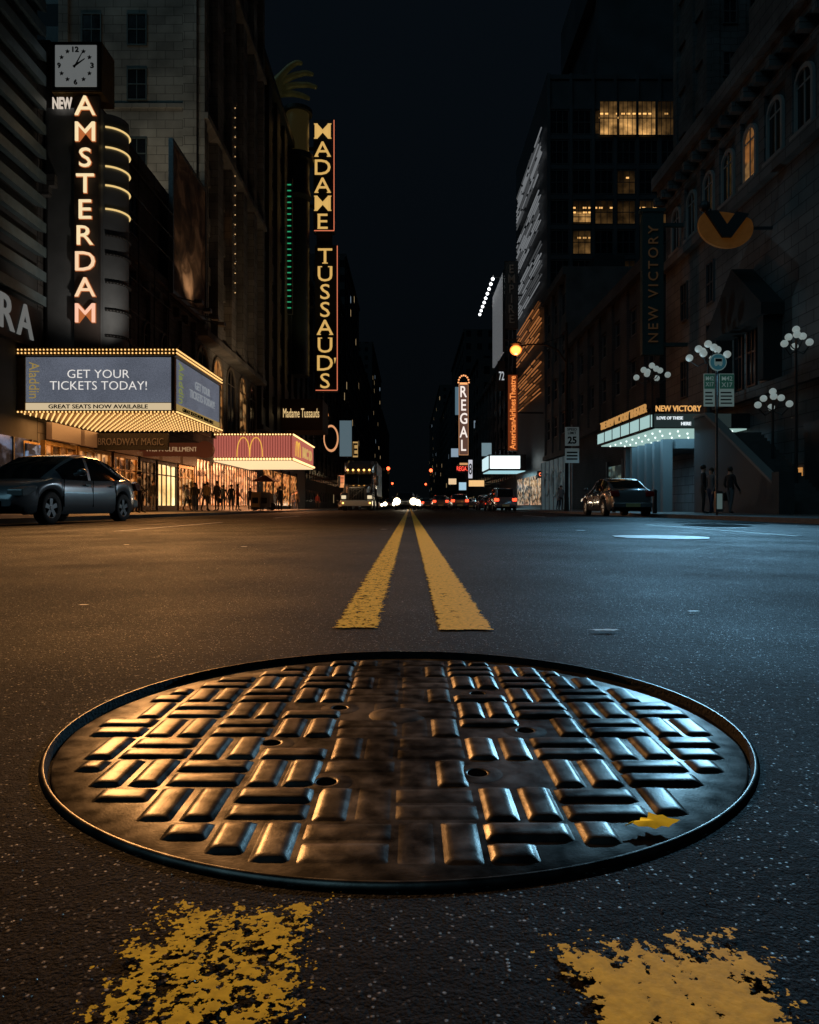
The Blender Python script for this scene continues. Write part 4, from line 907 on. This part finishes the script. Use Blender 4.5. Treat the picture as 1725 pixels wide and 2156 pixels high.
text(T,'M42\nX17',.26,.32,(9.35,22.48,4.18),'cam',white_b,ext=.004,bold=.02); text(T,'M42\nX17',.34,.34,(9.89,22.48,4.17),'cam',white_b,ext=.004,bold=.01)
mb=MB(); mb.box(9.52,9.74,22.42,22.55,.12,.75,0).box(9.55,9.71,22.40,22.419,.2,.68,1); part(T,'timetable_box',mb,[steel,white_b])
def signal(s,y,xe):
    T=thing('traffic_signal','traffic signal on mast arm with glowing red lamp','traffic light',(s*9.7,y,0),group='traffic signals over the avenue')
    mb=MB(); mb.cyl((s*9.7,y,0),(s*9.7,y,7),.12,.08,10); mb.tube([(s*9.7,y,5.6),(s*8,y,6.4),(xe,y,6.6)],.06,8); part(T,'pole',mb,dark)
    mb=MB(); mb.box(xe-.18,xe+.18,y-.15,y+.15,5.5,6.6); 
    for z in(5.7,6.05,6.4): mb.cyl((xe,y-.15,z),(xe,y-.4,z),.15,.15,12)
    part(T,'housing',mb,mat('signal_yellow',(.25,.18,.03),.5))
    mb=MB(); mb.sph((xe,y-.42,6.4),.28,10,8); part(T,'red_lamp',mb,em('signal_red',(1,.10,.03),5),smooth=True)
signal(-1,116,-3.4); signal(1,122,3.6); signal(-1,190,-4.5); signal(1,196,4.4)
# ------------------------------------------------------------ vehicles
def interp(pts,x):
    for (a,b_),(c_,d) in zip(pts[:-1],pts[1:]):
        if a<=x<=c_: 
            t=(x-a)/(c_-a); return b_+(d-b_)*t
    return pts[0][1] if x<pts[0][0] else pts[-1][1]
glass_car=mat('car_glass',(.01,.012,.014),.05,coat=.5)
rubber=mat('rubber',(.015,.015,.015),.7)
alloy=mat('alloy',(.35,.35,.36),.3,.9)
def make_car(name,label,paint,loc,rot,lights=(False,False),suv=False,group=None):
    T=thing(name,label,'car',(0,0,0),group)
    W=.88
    top=[(-2.25,.62),(-2.22,.9),(-2.1,1.0),(-1.7,1.02),(-1.2,.99),(0,.95),(.9,.95),(1.2,.93),(1.8,.82),(2.1,.72),(2.22,.6),(2.25,.5)]
    if suv: top=[(-2.25,.7),(-2.2,1.0),(-1.9,1.1),(0,1.06),(1,1.05),(1.3,1.02),(2.0,.92),(2.2,.75),(2.25,.55)]
    st=sorted(set([round(-2.25+i*.09,3) for i in range(51)]+[round(s*1.36+d*.03,3) for s in(-1,1) for d in range(-13,14)]))
    prof=[(.90,0),(.975,.1),(1,.3),(1,.55),(.985,.72),(.955,.88),(.88,.975),(.7,1.0),(.35,1.01),(0,1.015)]
    def ring(y):
        zt=interp(top,y); zb=.2 if abs(y)<2.0 else .2+.16*((abs(y)-2.0)/.25)
        for s in(-1,1):
            if abs(y-s*1.36)<.37: zb=max(zb,.32+math.sqrt(.37**2-(y-s*1.36)**2))
        pl=W*(1-.24*(abs(y)/2.25)**7-.03*(y/2.25)**2)
        pr=[(k*pl,y,zb+kz*(zt-zb)) for k,kz in prof]
        return pr+[(-p[0],p[1],p[2]) for p in reversed(pr[:-1])]
    mb=MB(); rings=[ring(y) for y in st]; n=len(rings[0]); vs=[p for r in rings for p in r]; fs=[]
    for j in range(len(rings)-1):
        for i in range(n-1): fs.append((j*n+i,j*n+i+1,(j+1)*n+i+1,(j+1)*n+i))
    fs.append(tuple(range(n))); fs.append(tuple((len(rings)-1)*n+i for i in range(n)))
    mb.add(vs,fs,0)
    mb.box(-.74,.74,-2.05,2.05,.22,.7,1)
    if suv: roof=[(-2.1,1.06),(-1.95,1.6),(-1.7,1.68),(0,1.72),(.35,1.66),(1.1,1.03)]; rf,rr=.38,-1.95; ya,yb=-2.1,1.1
    else: roof=[(-2.0,.98),(-1.75,1.08),(-1.4,1.24),(-1.05,1.37),(-.65,1.45),(-.1,1.48),(.3,1.42),(.7,1.25),(1.3,.92)]; rf,rr=.28,-1.0; ya,yb=-2.0,1.3
    gs=[ya+(yb-ya)*i/36 for i in range(37)]
    prof2=[(.92,0),(.87,.35),(.80,.7),(.74,.92),(.66,1.0),(.35,1.015),(0,1.02)]
    grs=[]
    for y in gs:
        zb=interp(top,y)-.03; zr=max(interp(roof,y),zb+.005)
        pr=[(W*k*(1-.05*(y/1.8)**2),y,zb+kz*(zr-zb)) for k,kz in prof2]; grs.append(pr+[(-p[0],p[1],p[2]) for p in reversed(pr[:-1])])
    m=len(grs[0]); parts={'body':[], 'windscreen':[], 'rear_window':[], 'side_a':[], 'side_b':[],'side_c':[],'side_d':[]}
    for j in range(36):
        ym=(gs[j]+gs[j+1])/2
        for i in range(m-1):
            ii=i if i<(m-1)/2 else m-2-i; key='body'
            if ii<=2:
                h=interp(roof,ym)-interp(top,ym)
                if h>.12:
                    if -.02<ym<(.95 if not suv else .85): key='side_a' if i<m/2 else 'side_b'
                    elif (-1.35 if not suv else -1.85)<ym<-.1: key='side_c' if i<m/2 else 'side_d'
            elif ii>=4:
                if ym>rf: key='windscreen'
                elif ym<rr and ym>-1.8: key='rear_window'
                elif ym<rr and suv: key='rear_window'
            parts[key].append((j*m+i,j*m+i+1,(j+1)*m+i+1,(j+1)*m+i))
    gv=[p for r in grs for p in r]
    mb.add(gv,parts['body'],0)
    mb.cyl((-.86,.62,1.02),(-.98,.62,1.05),.03,.03,6,0); mb.sph((-1.02,.6,1.07),.1,8,6,0,.75); mb.cyl((.86,.62,1.02),(.98,.62,1.05),.03,.03,6,0); mb.sph((1.02,.6,1.07),.1,8,6,0,.75)
    part(T,'body',mb,[paint,blackm],smooth='auto')
    for k in('windscreen','rear_window','side_a','side_b','side_c','side_d'):
        if not parts[k]: continue
        q=MB(); q.add(gv,parts[k]); ob=part(T,'side_window' if 'side' in k else k,q,glass_car,smooth=True)
        bm_=bmesh.new(); bm_.from_mesh(ob.data); bmesh.ops.delete(bm_,geom=[v_ for v_ in bm_.verts if not v_.link_faces],context='VERTS'); bm_.to_mesh(ob.data); bm_.free()
    for sx in(-1,1):
        for sy in(-1,1):
            q=MB(); x=sx*.76; y=sy*1.36
            prf=[(.2,-.1),(.30,-.11),(.325,-.08),(.33,0),(.325,.08),(.30,.11),(.2,.1)]; nn=28; vs=[]
            for r_,dx in prf:
                for i in range(nn): t=2*math.pi*i/nn; vs.append((x+dx,y+r_*math.cos(t),.33+r_*math.sin(t)))
            q.add(vs,[(j*nn+i,j*nn+(i+1)%nn,(j+1)*nn+(i+1)%nn,(j+1)*nn+i) for j in range(6) for i in range(nn)])
            wh=part(T,'wheel',q,rubber,smooth=True)
            q=MB(); xo=x+sx*.07; q.cyl((xo-sx*.03,y,.33),(xo-sx*.02,y,.33),.21,.21,24,1)
            for k in range(5):
                a=2*math.pi*k/5+.3; d=Vector((0,math.cos(a),math.sin(a))); u=Vector((0,-math.sin(a),math.cos(a))); c3=Vector((xo+sx*.02,y,.33))
                q.add([c3-u*.035,c3+u*.035,c3+u*.05+d*.2,c3-u*.05+d*.2,c3-u*.035-Vector((sx*.03,0,0)),c3+u*.035-Vector((sx*.03,0,0)),c3+u*.05+d*.2-Vector((sx*.03,0,0)),c3-u*.05+d*.2-Vector((sx*.03,0,0))],[(0,1,2,3),(4,5,1,0),(1,5,6,2),(3,7,4,0)],0)
            q.cyl((xo-sx*.01,y,.33),(xo+sx*.03,y,.33),.05,.045,12,0)
            for i in range(24):
                t0,t1=2*math.pi*i/24,2*math.pi*(i+1)/24
                q.add([(xo+sx*.03,y+.215*math.cos(t0),.33+.215*math.sin(t0)),(xo+sx*.03,y+.215*math.cos(t1),.33+.215*math.sin(t1)),(xo+sx*.02,y+.19*math.cos(t1),.33+.19*math.sin(t1)),(xo+sx*.02,y+.19*math.cos(t0),.33+.19*math.sin(t0))],[(0,1,2,3)],0)
            rm=part(T,'rim',q,[alloy,blackm]); rm.parent=wh
    hl=em('head_on',(1,.93,.78),39) if lights[0] else mat('lamp_glass',(.3,.32,.33),.1,coat=1)
    tl=em('tail_on',(1,.06,.02),3.5) if lights[1] else mat('tail_glass',(.25,.01,.01),.15,coat=1)
    for sx in(-1,1):
        q=MB(); q.prism([(2.05,.56),(2.2,.55),(2.2,.68),(2.0,.74),(1.75,.76),(1.8,.66)],'x',sx*.52,sx*.835); part(T,'headlight',q,hl,bevel=.02)
        if lights[0]:
            hf=MATS.get('head_flare')
            if not hf:
                hf=em('head_flare',(1,.82,.55),6); nt,N,L,b=nodes(hf); lw=N('ShaderNodeLayerWeight'); lw.inputs[0].default_value=.5; r=N('ShaderNodeMapRange'); L(lw.outputs['Facing'],r.inputs[0]); r.inputs[1].default_value=.1; r.inputs[2].default_value=.85; r.inputs[3].default_value=14; r.inputs[4].default_value=.15; L(r.outputs[0],b.inputs['Emission Strength'])
            q=MB(); q.sph((sx*.66,2.2,.70),.30,18,12); part(T,'headlight_glare_ball',q,hf,smooth=True)  # oversized glowing ball standing in for headlight glare
        q=MB(); q.prism([(-2.1,.74),(-2.27,.74),(-2.26,.9),(-2.14,.96),(-1.95,.92)],'x',sx*.48,sx*.80); part(T,'tail_light',q,tl,bevel=.02)
        q=MB()
        for y in(.05,-.95): q.box(sx*.868,sx*.90,y,y+.2,.80,.83)
        part(T,'door_handle',q,chrome)
        q=MB()
        for y in(.98,-.06,-1.0): q.box(sx*.872,sx*.8835,y,y+.012,.35,.92)
        part(T,'door_seam',q,blackm)
    q=MB(); q.box(-.45,.45,2.2,2.265,.34,.46,0)
    for k in range(4): q.box(-.42,.42,2.265,2.28,.35+k*.028,.36+k*.028,1)
    q.box(-.35,.35,2.19,2.27,.56,.62,1); part(T,'grille',q,[blackm,chrome])
    q=MB(); q.box(-.26,.26,-2.33,-2.312,.36,.50,0); part(T,'licence_plate',q,mat('plate',(.5,.45,.2),.5))
    q=MB(); q.prism([(-2.0,.3),(-2.31,.34),(-2.31,.52),(-2.0,.56)],'x',-.72,.72); part(T,'bumper',q,paint,bevel=.03)
    T.location=(loc[0],loc[1],crown(loc[0])); T.rotation_euler=(0,0,rot)
    return T
silver=mat('paint_silver',(.30,.33,.36),.28,.45,coat=1)
darkc=mat('paint_dark',(.16,.17,.18),.25,.45,coat=1)
c1=make_car('parked_car','silver-grey four door sedan parked at the kerb',silver,(-8.0,16.2),math.pi-R(6.5)); c1.scale=(1.05,1.06,1.03)
c2=make_car('parked_car','dark sedan parked at the kerb, rear end towards street',darkc,(8.15,28.6),R(0))
c3=make_car('parked_car','dark sport utility vehicle parked with red tail light',darkc,(6.9,54),0,(False,True),True)
grp='vehicles in the distant traffic'
c4=make_car('car','car with blazing white headlights on',darkc,(-.35,60),math.pi,(True,False),False,grp)
c5=make_car('car','dark car with glowing red tail lights',darkc,(3.2,76),0,(False,True),False,grp)
for i,(x,y,k) in enumerate([(5.3,84,'t'),(7.4,70,'p'),(7.5,63,'p'),(2.4,98,'t'),(5.6,104,'t'),(7.6,92,'p'),(3.6,128,'t'),(6.8,118,'t'),(5.2,150,'t'),(-.9,86,'h'),(.1,71,'h'),(-2.9,108,'h'),(-.1,98,'h'),(.9,114,'h'),(-5,150,'h'),(-7.3,84,'q'),(-7.4,96,'q'),(-2.2,180,'h'),(2.6,185,'t'),(0.0,140,'h'),(7.2,135,'t'),(4.4,92,'t'),(4.6,68,'t')]):
    src={'t':c5,'h':c4,'p':c2,'q':c1}[k]
    c=copy_thing(src,(x,y,crown(x)),math.pi if k in'hq' else 0); c.name='car'; c['group']=grp
    c['label']={'t':'dark car with glowing red tail lights','h':'car with blazing white headlights on','p':'dark car parked at the kerb','q':'silver-grey car parked at the kerb'}[k]
# truck
T=thing('truck','large dark semi truck with amber roof lamps and box trailer','truck',(-3.95,54,0)); X=-3.95
tp=mat('truck_paint',(.12,.11,.11),.3,.4,coat=.8)
mb=MB()
def loft(mb,secs,mi=0):
    n=len(secs[0]); vs=[p for s in secs for p in s]; fs=[(j*n+i,j*n+(i+1)%n,(j+1)*n+(i+1)%n,(j+1)*n+i) for j in range(len(secs)-1) for i in range(n)]
    fs+=[tuple(range(n)),tuple((len(secs)-1)*n+i for i in range(n))]; mb.add(vs,fs,mi)
def sec(y,hw,z0,z1,ch=.15): return [(X-hw,y,z0),(X+hw,y,z0),(X+hw,y,z1-ch),(X+hw-ch,y,z1),(X-hw+ch,y,z1),(X-hw,y,z1-ch)]
loft(mb,[sec(54.0,.72,.7,1.75),sec(54.4,.8,.7,1.9),sec(55.6,.98,.7,2.05)])
part(T,'hood',mb,tp,bevel=.04)
mb=MB(); loft(mb,[sec(55.6,1.12,.8,2.0,.1),sec(56.1,1.12,.8,2.95,.2),sec(58.2,1.12,.8,3.0,.2)]); part(T,'cab',mb,tp,bevel=.04)
mb=MB(); loft(mb,[sec(56.2,.95,2.95,3.1,.1),sec(57.0,1.1,2.95,3.75,.25),sec(58.2,1.15,2.95,4.0,.2)]); part(T,'roof_fairing',mb,tp,bevel=.04)
mb=MB(); mb.prism([(55.60,2.06),(55.57,2.1),(56.0,2.82),(56.05,2.8)],'x',X-.98,X-.04).prism([(55.60,2.06),(55.57,2.1),(56.0,2.82),(56.05,2.8)],'x',X+.04,X+.98); part(T,'windscreen',mb,glass_car)
mb=MB(); mb.prism([(55.75,2.8),(55.7,2.78),(55.95,3.02),(56.2,3.02)],'x',X-1.08,X+1.08); part(T,'sun_visor',mb,dark)
for k in range(5):
    q=MB(); q.sph((X-.84+k*.42,55.9,3.12),.08,8,6); part(T,'roof_lamp',q,amber,smooth=True)
mb=MB(); mb.box(X-.55,X+.55,53.93,54,.8,1.68,0); 
for k in range(9): mb.box(X-.5+k*.12,X-.47+k*.12,53.89,53.93,.84,1.64,1)
mb.box(X-.58,X+.58,53.88,53.94,1.66,1.74,1).box(X-.58,X+.58,53.88,53.94,.76,.82,1); mb.prism([(X-.5,.86),(X-.44,.86),(X+.5,1.6),(X+.44,1.6)],'y',53.86,53.885,1)
part(T,'grille',mb,[blackm,chrome])
mb=MB(); loft(mb,[sec(53.65,1.15,.32,.74,.05),sec(54.1,1.22,.32,.76,.05)]); part(T,'bumper',mb,mat('truck_chrome',(.6,.6,.6),.35,.8),bevel=.03)
for s_ in(-1,1):
    mb=MB(); mb.prism([(54.0,.76),(53.95,1.1),(54.15,1.32),(55.1,1.35),(55.5,1.1),(55.5,.8),(55.2,.8),(55.05,1.05),(54.5,1.05),(54.35,.78)],'x',X+s_*.74,X+s_*1.2); part(T,'fender',mb,tp,bevel=.03)
    mb=MB(); mb.box(X+s_*.8,X+s_*1.14,53.9,53.97,.86,1.12); part(T,'headlight',mb,em('truck_head',(1,.8,.5),.8),bevel=.02)
    mb=MB(); mb.sph((X+s_*1.0,53.62,.55),.07,8,6); part(T,'marker_lamp',mb,amber)
    mb=MB(); mb.cyl((X+s_*1.12,55.9,2.5),(X+s_*1.45,55.7,2.5),.03,.03,6); mb.box(X+s_*1.38,X+s_*1.58,55.6,55.7,1.9,2.65); part(T,'mirror',mb,chrome,bevel=.02)
    mb=MB(); mb.cyl((X+s_*1.22,58.35,1),(X+s_*1.22,58.35,3.9),.08,.08,10); part(T,'exhaust_stack',mb,chrome,smooth=True)
    for yy in(54.78,59.6,60.9,67,68.3):
        mb=MB(); mb.cyl((X+s_*.75,yy,.48),(X+s_*1.1,yy,.48),.5,.5,24,0); mb.cyl((X+s_*1.1,yy,.48),(X+s_*1.13,yy,.48),.28,.26,16,1); part(T,'wheel',mb,[rubber,alloy],smooth='auto')
mb=MB(); mb.box(X-1.27,X+1.27,59,70,1.15,4.0); mb.box(X-.5,X+.5,57,69.5,.8,1.14); part(T,'trailer',mb,mat('trailer_grey',(.12,.12,.12),.5,.2,var=.2),bevel=.04)
# ------------------------------------------------------------ people
skin=mat('skin',(.35,.2,.14),.6); hairm=mat('hair',(.02,.015,.01),.7)
def person(x,y,rot,shirt,pants,h=1.75,pose=0,label='person standing on pavement',carry=False):
    k=h/1.75; st=[0,.12,.22][pose%3]; ar=[0,.12,-.1][pose%3]
    V_=[(0,0,.98),(0,0,1.15),(0,.0,1.33),(0,.01,1.46),(0,0,1.53),(0,-.02,1.62),(0,-.01,1.70)]
    E=[(i,i+1) for i in range(6)]; Rr=[(.15,.11),(.13,.10),(.16,.11),(.10,.08),(.055,.055),(.085,.095),(.075,.085)]
    for s_ in(-1,1):
        b0=len(V_); f=ar*s_
        V_+=[(s_*.18,0,1.42),(s_*.23,.02+f*.3,1.13),(s_*.22,-.06-abs(f)+f*.5,.90),(s_*.215,-.09-abs(f)+f*.5,.81),(s_*.2,-.10-abs(f)+f*.5,.75)]
        E+=[(3,b0),(b0,b0+1),(b0+1,b0+2),(b0+2,b0+3),(b0+3,b0+4)]; Rr+=[.062,.048,.036,(.022,.042),(.014,.034)]
        b0=len(V_); d=st*s_
        V_+=[(s_*.09,0,.88),(s_*.10,-d*.5-.01,.50),(s_*.10,-d*1.0+.02,.09),(s_*.11,-d*1.0-.16,.045)]
        E+=[(0,b0),(b0,b0+1),(b0+1,b0+2),(b0+2,b0+3)]; Rr+=[.095,.062,.042,(.045,.035)]
    me=skinmesh('person',[(p[0]*k,p[1]*k,p[2]*k) for p in V_],E,[(r[0]*k,r[1]*k) if isinstance(r,tuple) else (r*k,r*k) for r in Rr],[shirt,pants,skin,dark],1)
    for p in me.polygons:
        z=p.center.z/k; xx=abs(p.center.x)/k
        p.material_index=2 if z>1.50 else (3 if z<.1 else (2 if (xx>.17 and z<.86) else (1 if z<.95 and xx<.19 else 0)))
    o=bpy.data.objects.new('person',me); col.objects.link(o); o.location=(x,y,0); o.rotation_euler=(0,0,rot); o['label']=label; o['category']='person'; o['group']='people on the pavement'
    q=MB(); q.sph((0,.012*k,1.69*k),.102*k,12,8,0,1.0); hm=finish('hair',q,hairm,True); hm.parent=o
    if carry:
        q=MB(); q.box(.2*k,.3*k,-.2,.12,.5,.78); q.tube([(.25*k,-.12,.78),(.23*k,-.08,.9),(.25*k,.0,.78)],.01,5); bg_=finish('bag',q,dark); bg_.parent=o
blk=mat('cloth_black',(.02,.02,.022),.8); gry=mat('cloth_grey',(.12,.12,.13),.8); red=mat('cloth_red',(.2,.03,.02),.8); wht=mat('cloth_white',(.5,.48,.45),.8); jean=mat('cloth_jeans',(.04,.06,.12),.8); tan=mat('cloth_tan',(.25,.18,.1),.8)
PL=[(-11.3,30.2,2.0,gry,blk,1.76,1,'person in grey top and dark trousers walking'),(-13.1,44,0,blk,jean,1.72,0,'person in black top standing by shopfront'),(-12.65,44.6,1,gry,blk,1.68,2,'person in grey walking past shopfront'),(-12.2,43.6,2.6,tan,blk,1.74,1,'person in tan jacket walking'),(-11.75,44,-.5,blk,blk,1.82,0,'tall person in black standing'),
 (-11.6,47,.4,blk,jean,1.7,0,'person in black top and jeans standing'),(-11.1,46.6,2,red,blk,1.72,1,'person in red top walking'),(-9.7,54,3,blk,blk,1.78,0,'person in black standing at the kerb'),(-10.6,58,0,wht,jean,1.7,1,'person in white top walking'),(-9.8,63,1,tan,blk,1.7,0,'person in tan coat standing'),(-10.4,66,.5,blk,jean,1.72,2,'person in black top walking'),(-14.2,40,1,blk,gry,1.7,0,'person in black leaning near doorway'),(-14.8,48,1.4,wht,blk,1.7,2,'person in white shirt walking'),(-12.9,50,0,gry,jean,1.75,1,'person in grey hoodie walking'),
 (10.75,26.4,1.2,blk,blk,1.78,0,'person in black standing by stair'),(11.25,26.9,-1,gry,jean,1.7,2,'person in grey walking past theatre'),(12.0,27,2,blk,gry,1.74,1,'person in dark top walking'),(10.5,50,0,gry,blk,1.72,1,'person in grey walking'),(11.1,51,1,blk,jean,1.72,0,'person in black top standing'),(11.6,56,.3,wht,jean,1.7,2,'person in white top walking'),(-11.9,61,.8,red,jean,1.68,1,'person in red top walking'),(-12.6,57,.2,blk,blk,1.76,0,'person in black standing'),(-13.6,46,.2,tan,jean,1.7,1,'person in tan top walking'),(-11.0,70,.2,blk,jean,1.7,1,'person in black top walking'),(-12.0,74,1.2,gry,blk,1.74,0,'person in grey standing by shopfront'),(-10.2,80,.4,red,blk,1.7,2,'person in red top walking')]
for i,p in enumerate(PL): person(p[0],p[1],p[2],p[3],p[4],p[5],p[6],p[7],carry=i%4==0)
for i,(x,y,m) in enumerate([(-10.1,47.5,tan),(-9.75,48.6,gry),(-9.9,49.9,tan)]):
    T=thing('newspaper_box','boxy street newspaper dispenser standing at the kerb','newspaper box',(x,y,0),group='newspaper boxes at the kerb')
    mb=MB(); mb.prism([(y-.25,.25),(y+.25,.25),(y+.25,1.25),(y-.05,1.25),(y-.25,.95)],'x',x-.28,x+.28); part(T,'cabinet',mb,m,bevel=.02)
    for a in(-.22,.22):
        for b_ in(-.2,.2):
            mb=MB(); mb.cyl((x+a,y+b_,0),(x+a,y+b_,.25),.025,.025,6); part(T,'leg',mb,dark)
    mb=MB(); mb.box(x-.2,x+.2,y-.27,y-.252,.5,.88); part(T,'display_window',mb,glass_dark)
T=thing('food_cart','small steel food cart under an umbrella with warm lamp','food cart',(-10.4,52,0))
mb=MB(); mb.box(-11.1,-9.7,51.5,52.5,.45,1.15); mb.box(-11.15,-9.65,51.45,52.55,1.15,1.2); part(T,'cabinet',mb,steel,bevel=.02)
mb=MB(); mb.cyl((-10.4,52,1.2),(-10.4,52,2.3),.025,.025,8,0); mb.cyl((-10.4,52,2.1),(-10.4,52,2.55),1.1,.05,8,1); part(T,'umbrella',mb,[steel,red])
for a in(-11,-9.8):
    mb=MB(); mb.cyl((a,51.4,.28),(a,51.48,.28),.28,.28,18); part(T,'wheel',mb,rubber)
for y in(30,36,41):
    T=thing('bollard','short dark metal bollard on the pavement edge','bollard',(10.2,y,0),group='bollards along the pavement'); mb=MB(); mb.cyl((10.2,y,0),(10.2,y,.9),.09,.08,12); mb.sph((10.2,y,.9),.1,12,8); part(T,'post',mb,dark,smooth='auto')
# ------------------------------------------------------------ lights (some at lit signs, marquees, lamps; the fills are added)
def light(kind,name,loc,energy,color,size=.1,target=None,angle=None,blend=.8,sx=None,sy=None):
    l=bpy.data.lights.new(name,kind); l.energy=energy; l.color=color
    o=bpy.data.objects.new(name,l); col.objects.link(o); o.location=loc
    if kind=='AREA': l.shape='RECTANGLE'; l.size=sx; l.size_y=sy
    elif kind=='SUN': l.angle=R(angle)
    else: l.shadow_soft_size=size
    if kind=='SPOT': l.spot_size=R(angle); l.spot_blend=blend
    if target is not None: o.rotation_euler=(Vector(target)-Vector(loc)).to_track_quat('-Z','Y').to_euler()
    return o
WARM=(1,.42,.12); COOL=(.25,.66,1)
light('SUN','facade_fill_sun',(-30,-30,45),.22,(.38,.80,1),target=(0,0,0),angle=40)  # added cool directional fill that lifts the dark facades
light('SPOT','road_warm_fill',(-9.9,29.3,6.95),4200,WARM,.06,(-4,3,0),50,1)  # added warm fill for the left road, no fixture on the marquee
light('SPOT','manhole_warm_fill',(-13.2,31.2,13),29000,(1,.48,.16),.05,(-1.2,.8,0),26,1)  # added warm fill aimed at the manhole, no fixture on the sign
light('SPOT','road_cool_fill',(11.1,33.2,5.3),2400,COOL,.05,(4,3,0),50,1)  # added cool fill for the right road, no fixture there
light('SPOT','manhole_cool_fill',(13.6,31.8,9.0),25000,(.30,.68,1),.05,(1.6,1.0,0),26,1)  # added cool fill aimed at the manhole, no fixture on the porch
light('SPOT','car_fill',(10.9,33.2,6.0),1600,(.75,.9,1),.1,(-7.5,16,0.8),16,1)  # added fill to brighten the left parked car
light('SPOT','car_fill',(-9.3,30,5.6),600,(1,.85,.7),.1,(8,28,0.8),20,1)  # added fill to brighten the right parked car
light('SPOT','headlight_beam',(-.35,57.4,.7),500,(1,.85,.6),.1,(-.2,20,0),30,1)
light('AREA','marquee_underlight',(-13,33.4,4.0),900,WARM,sx=6,sy=6.5)
light('AREA','restaurant_underlight',(-12.8,66,3.95),2600,(1,.38,.15),sx=5,sy=12)
light('SPOT','restaurant_fill',(-9.3,59.2,5.2),1600,(1,.4,.16),.1,(-8.5,48,0),62,1)  # added fill over road, people and truck side, no fixture there
light('AREA','theatre_underlight',(13.3,38.3,3.8),300,COOL,sx=3.5,sy=9)
light('AREA','bright_underlight',(12.5,98,4.8),900,(.5,.9,1),sx=4,sy=7)
light('POINT','sodium_light',(6.6,44.7,9.5),170,(1,.33,.08),.12)
light('SPOT','billboard_light',(FL+2.4,50,13.9),220,(1,.68,.42),.1,(FL+.9,50,19),110)
light('SPOT','tower_uplight',(FL-3,48,20.9),850,(1,.84,.6),.2,(FL-4,54,34),100)
light('SPOT','tower_street_uplight',(-10,60,6.8),900,(1,.68,.4),.2,(FL,66,22),100)
light('SPOT','sign_uplight',(-12.0,30.1,7.0),300,(1,.85,.7),.1,(-14.5,32,12),100)
light('SPOT','facade_uplight',(11.6,34,5.0),170,(.5,.85,1),.1,(FR,32,12),120)
light('SPOT','museum_light',(-9.5,92,14),1500,(.9,.85,.4),.2,(-16,97,50),60)
light('SPOT','truck_front_fill',(-4.6,48,2.6),60,(1,.7,.4),.1,(-4,54,1.8),80)  # added fill hanging free before the truck to brighten its front
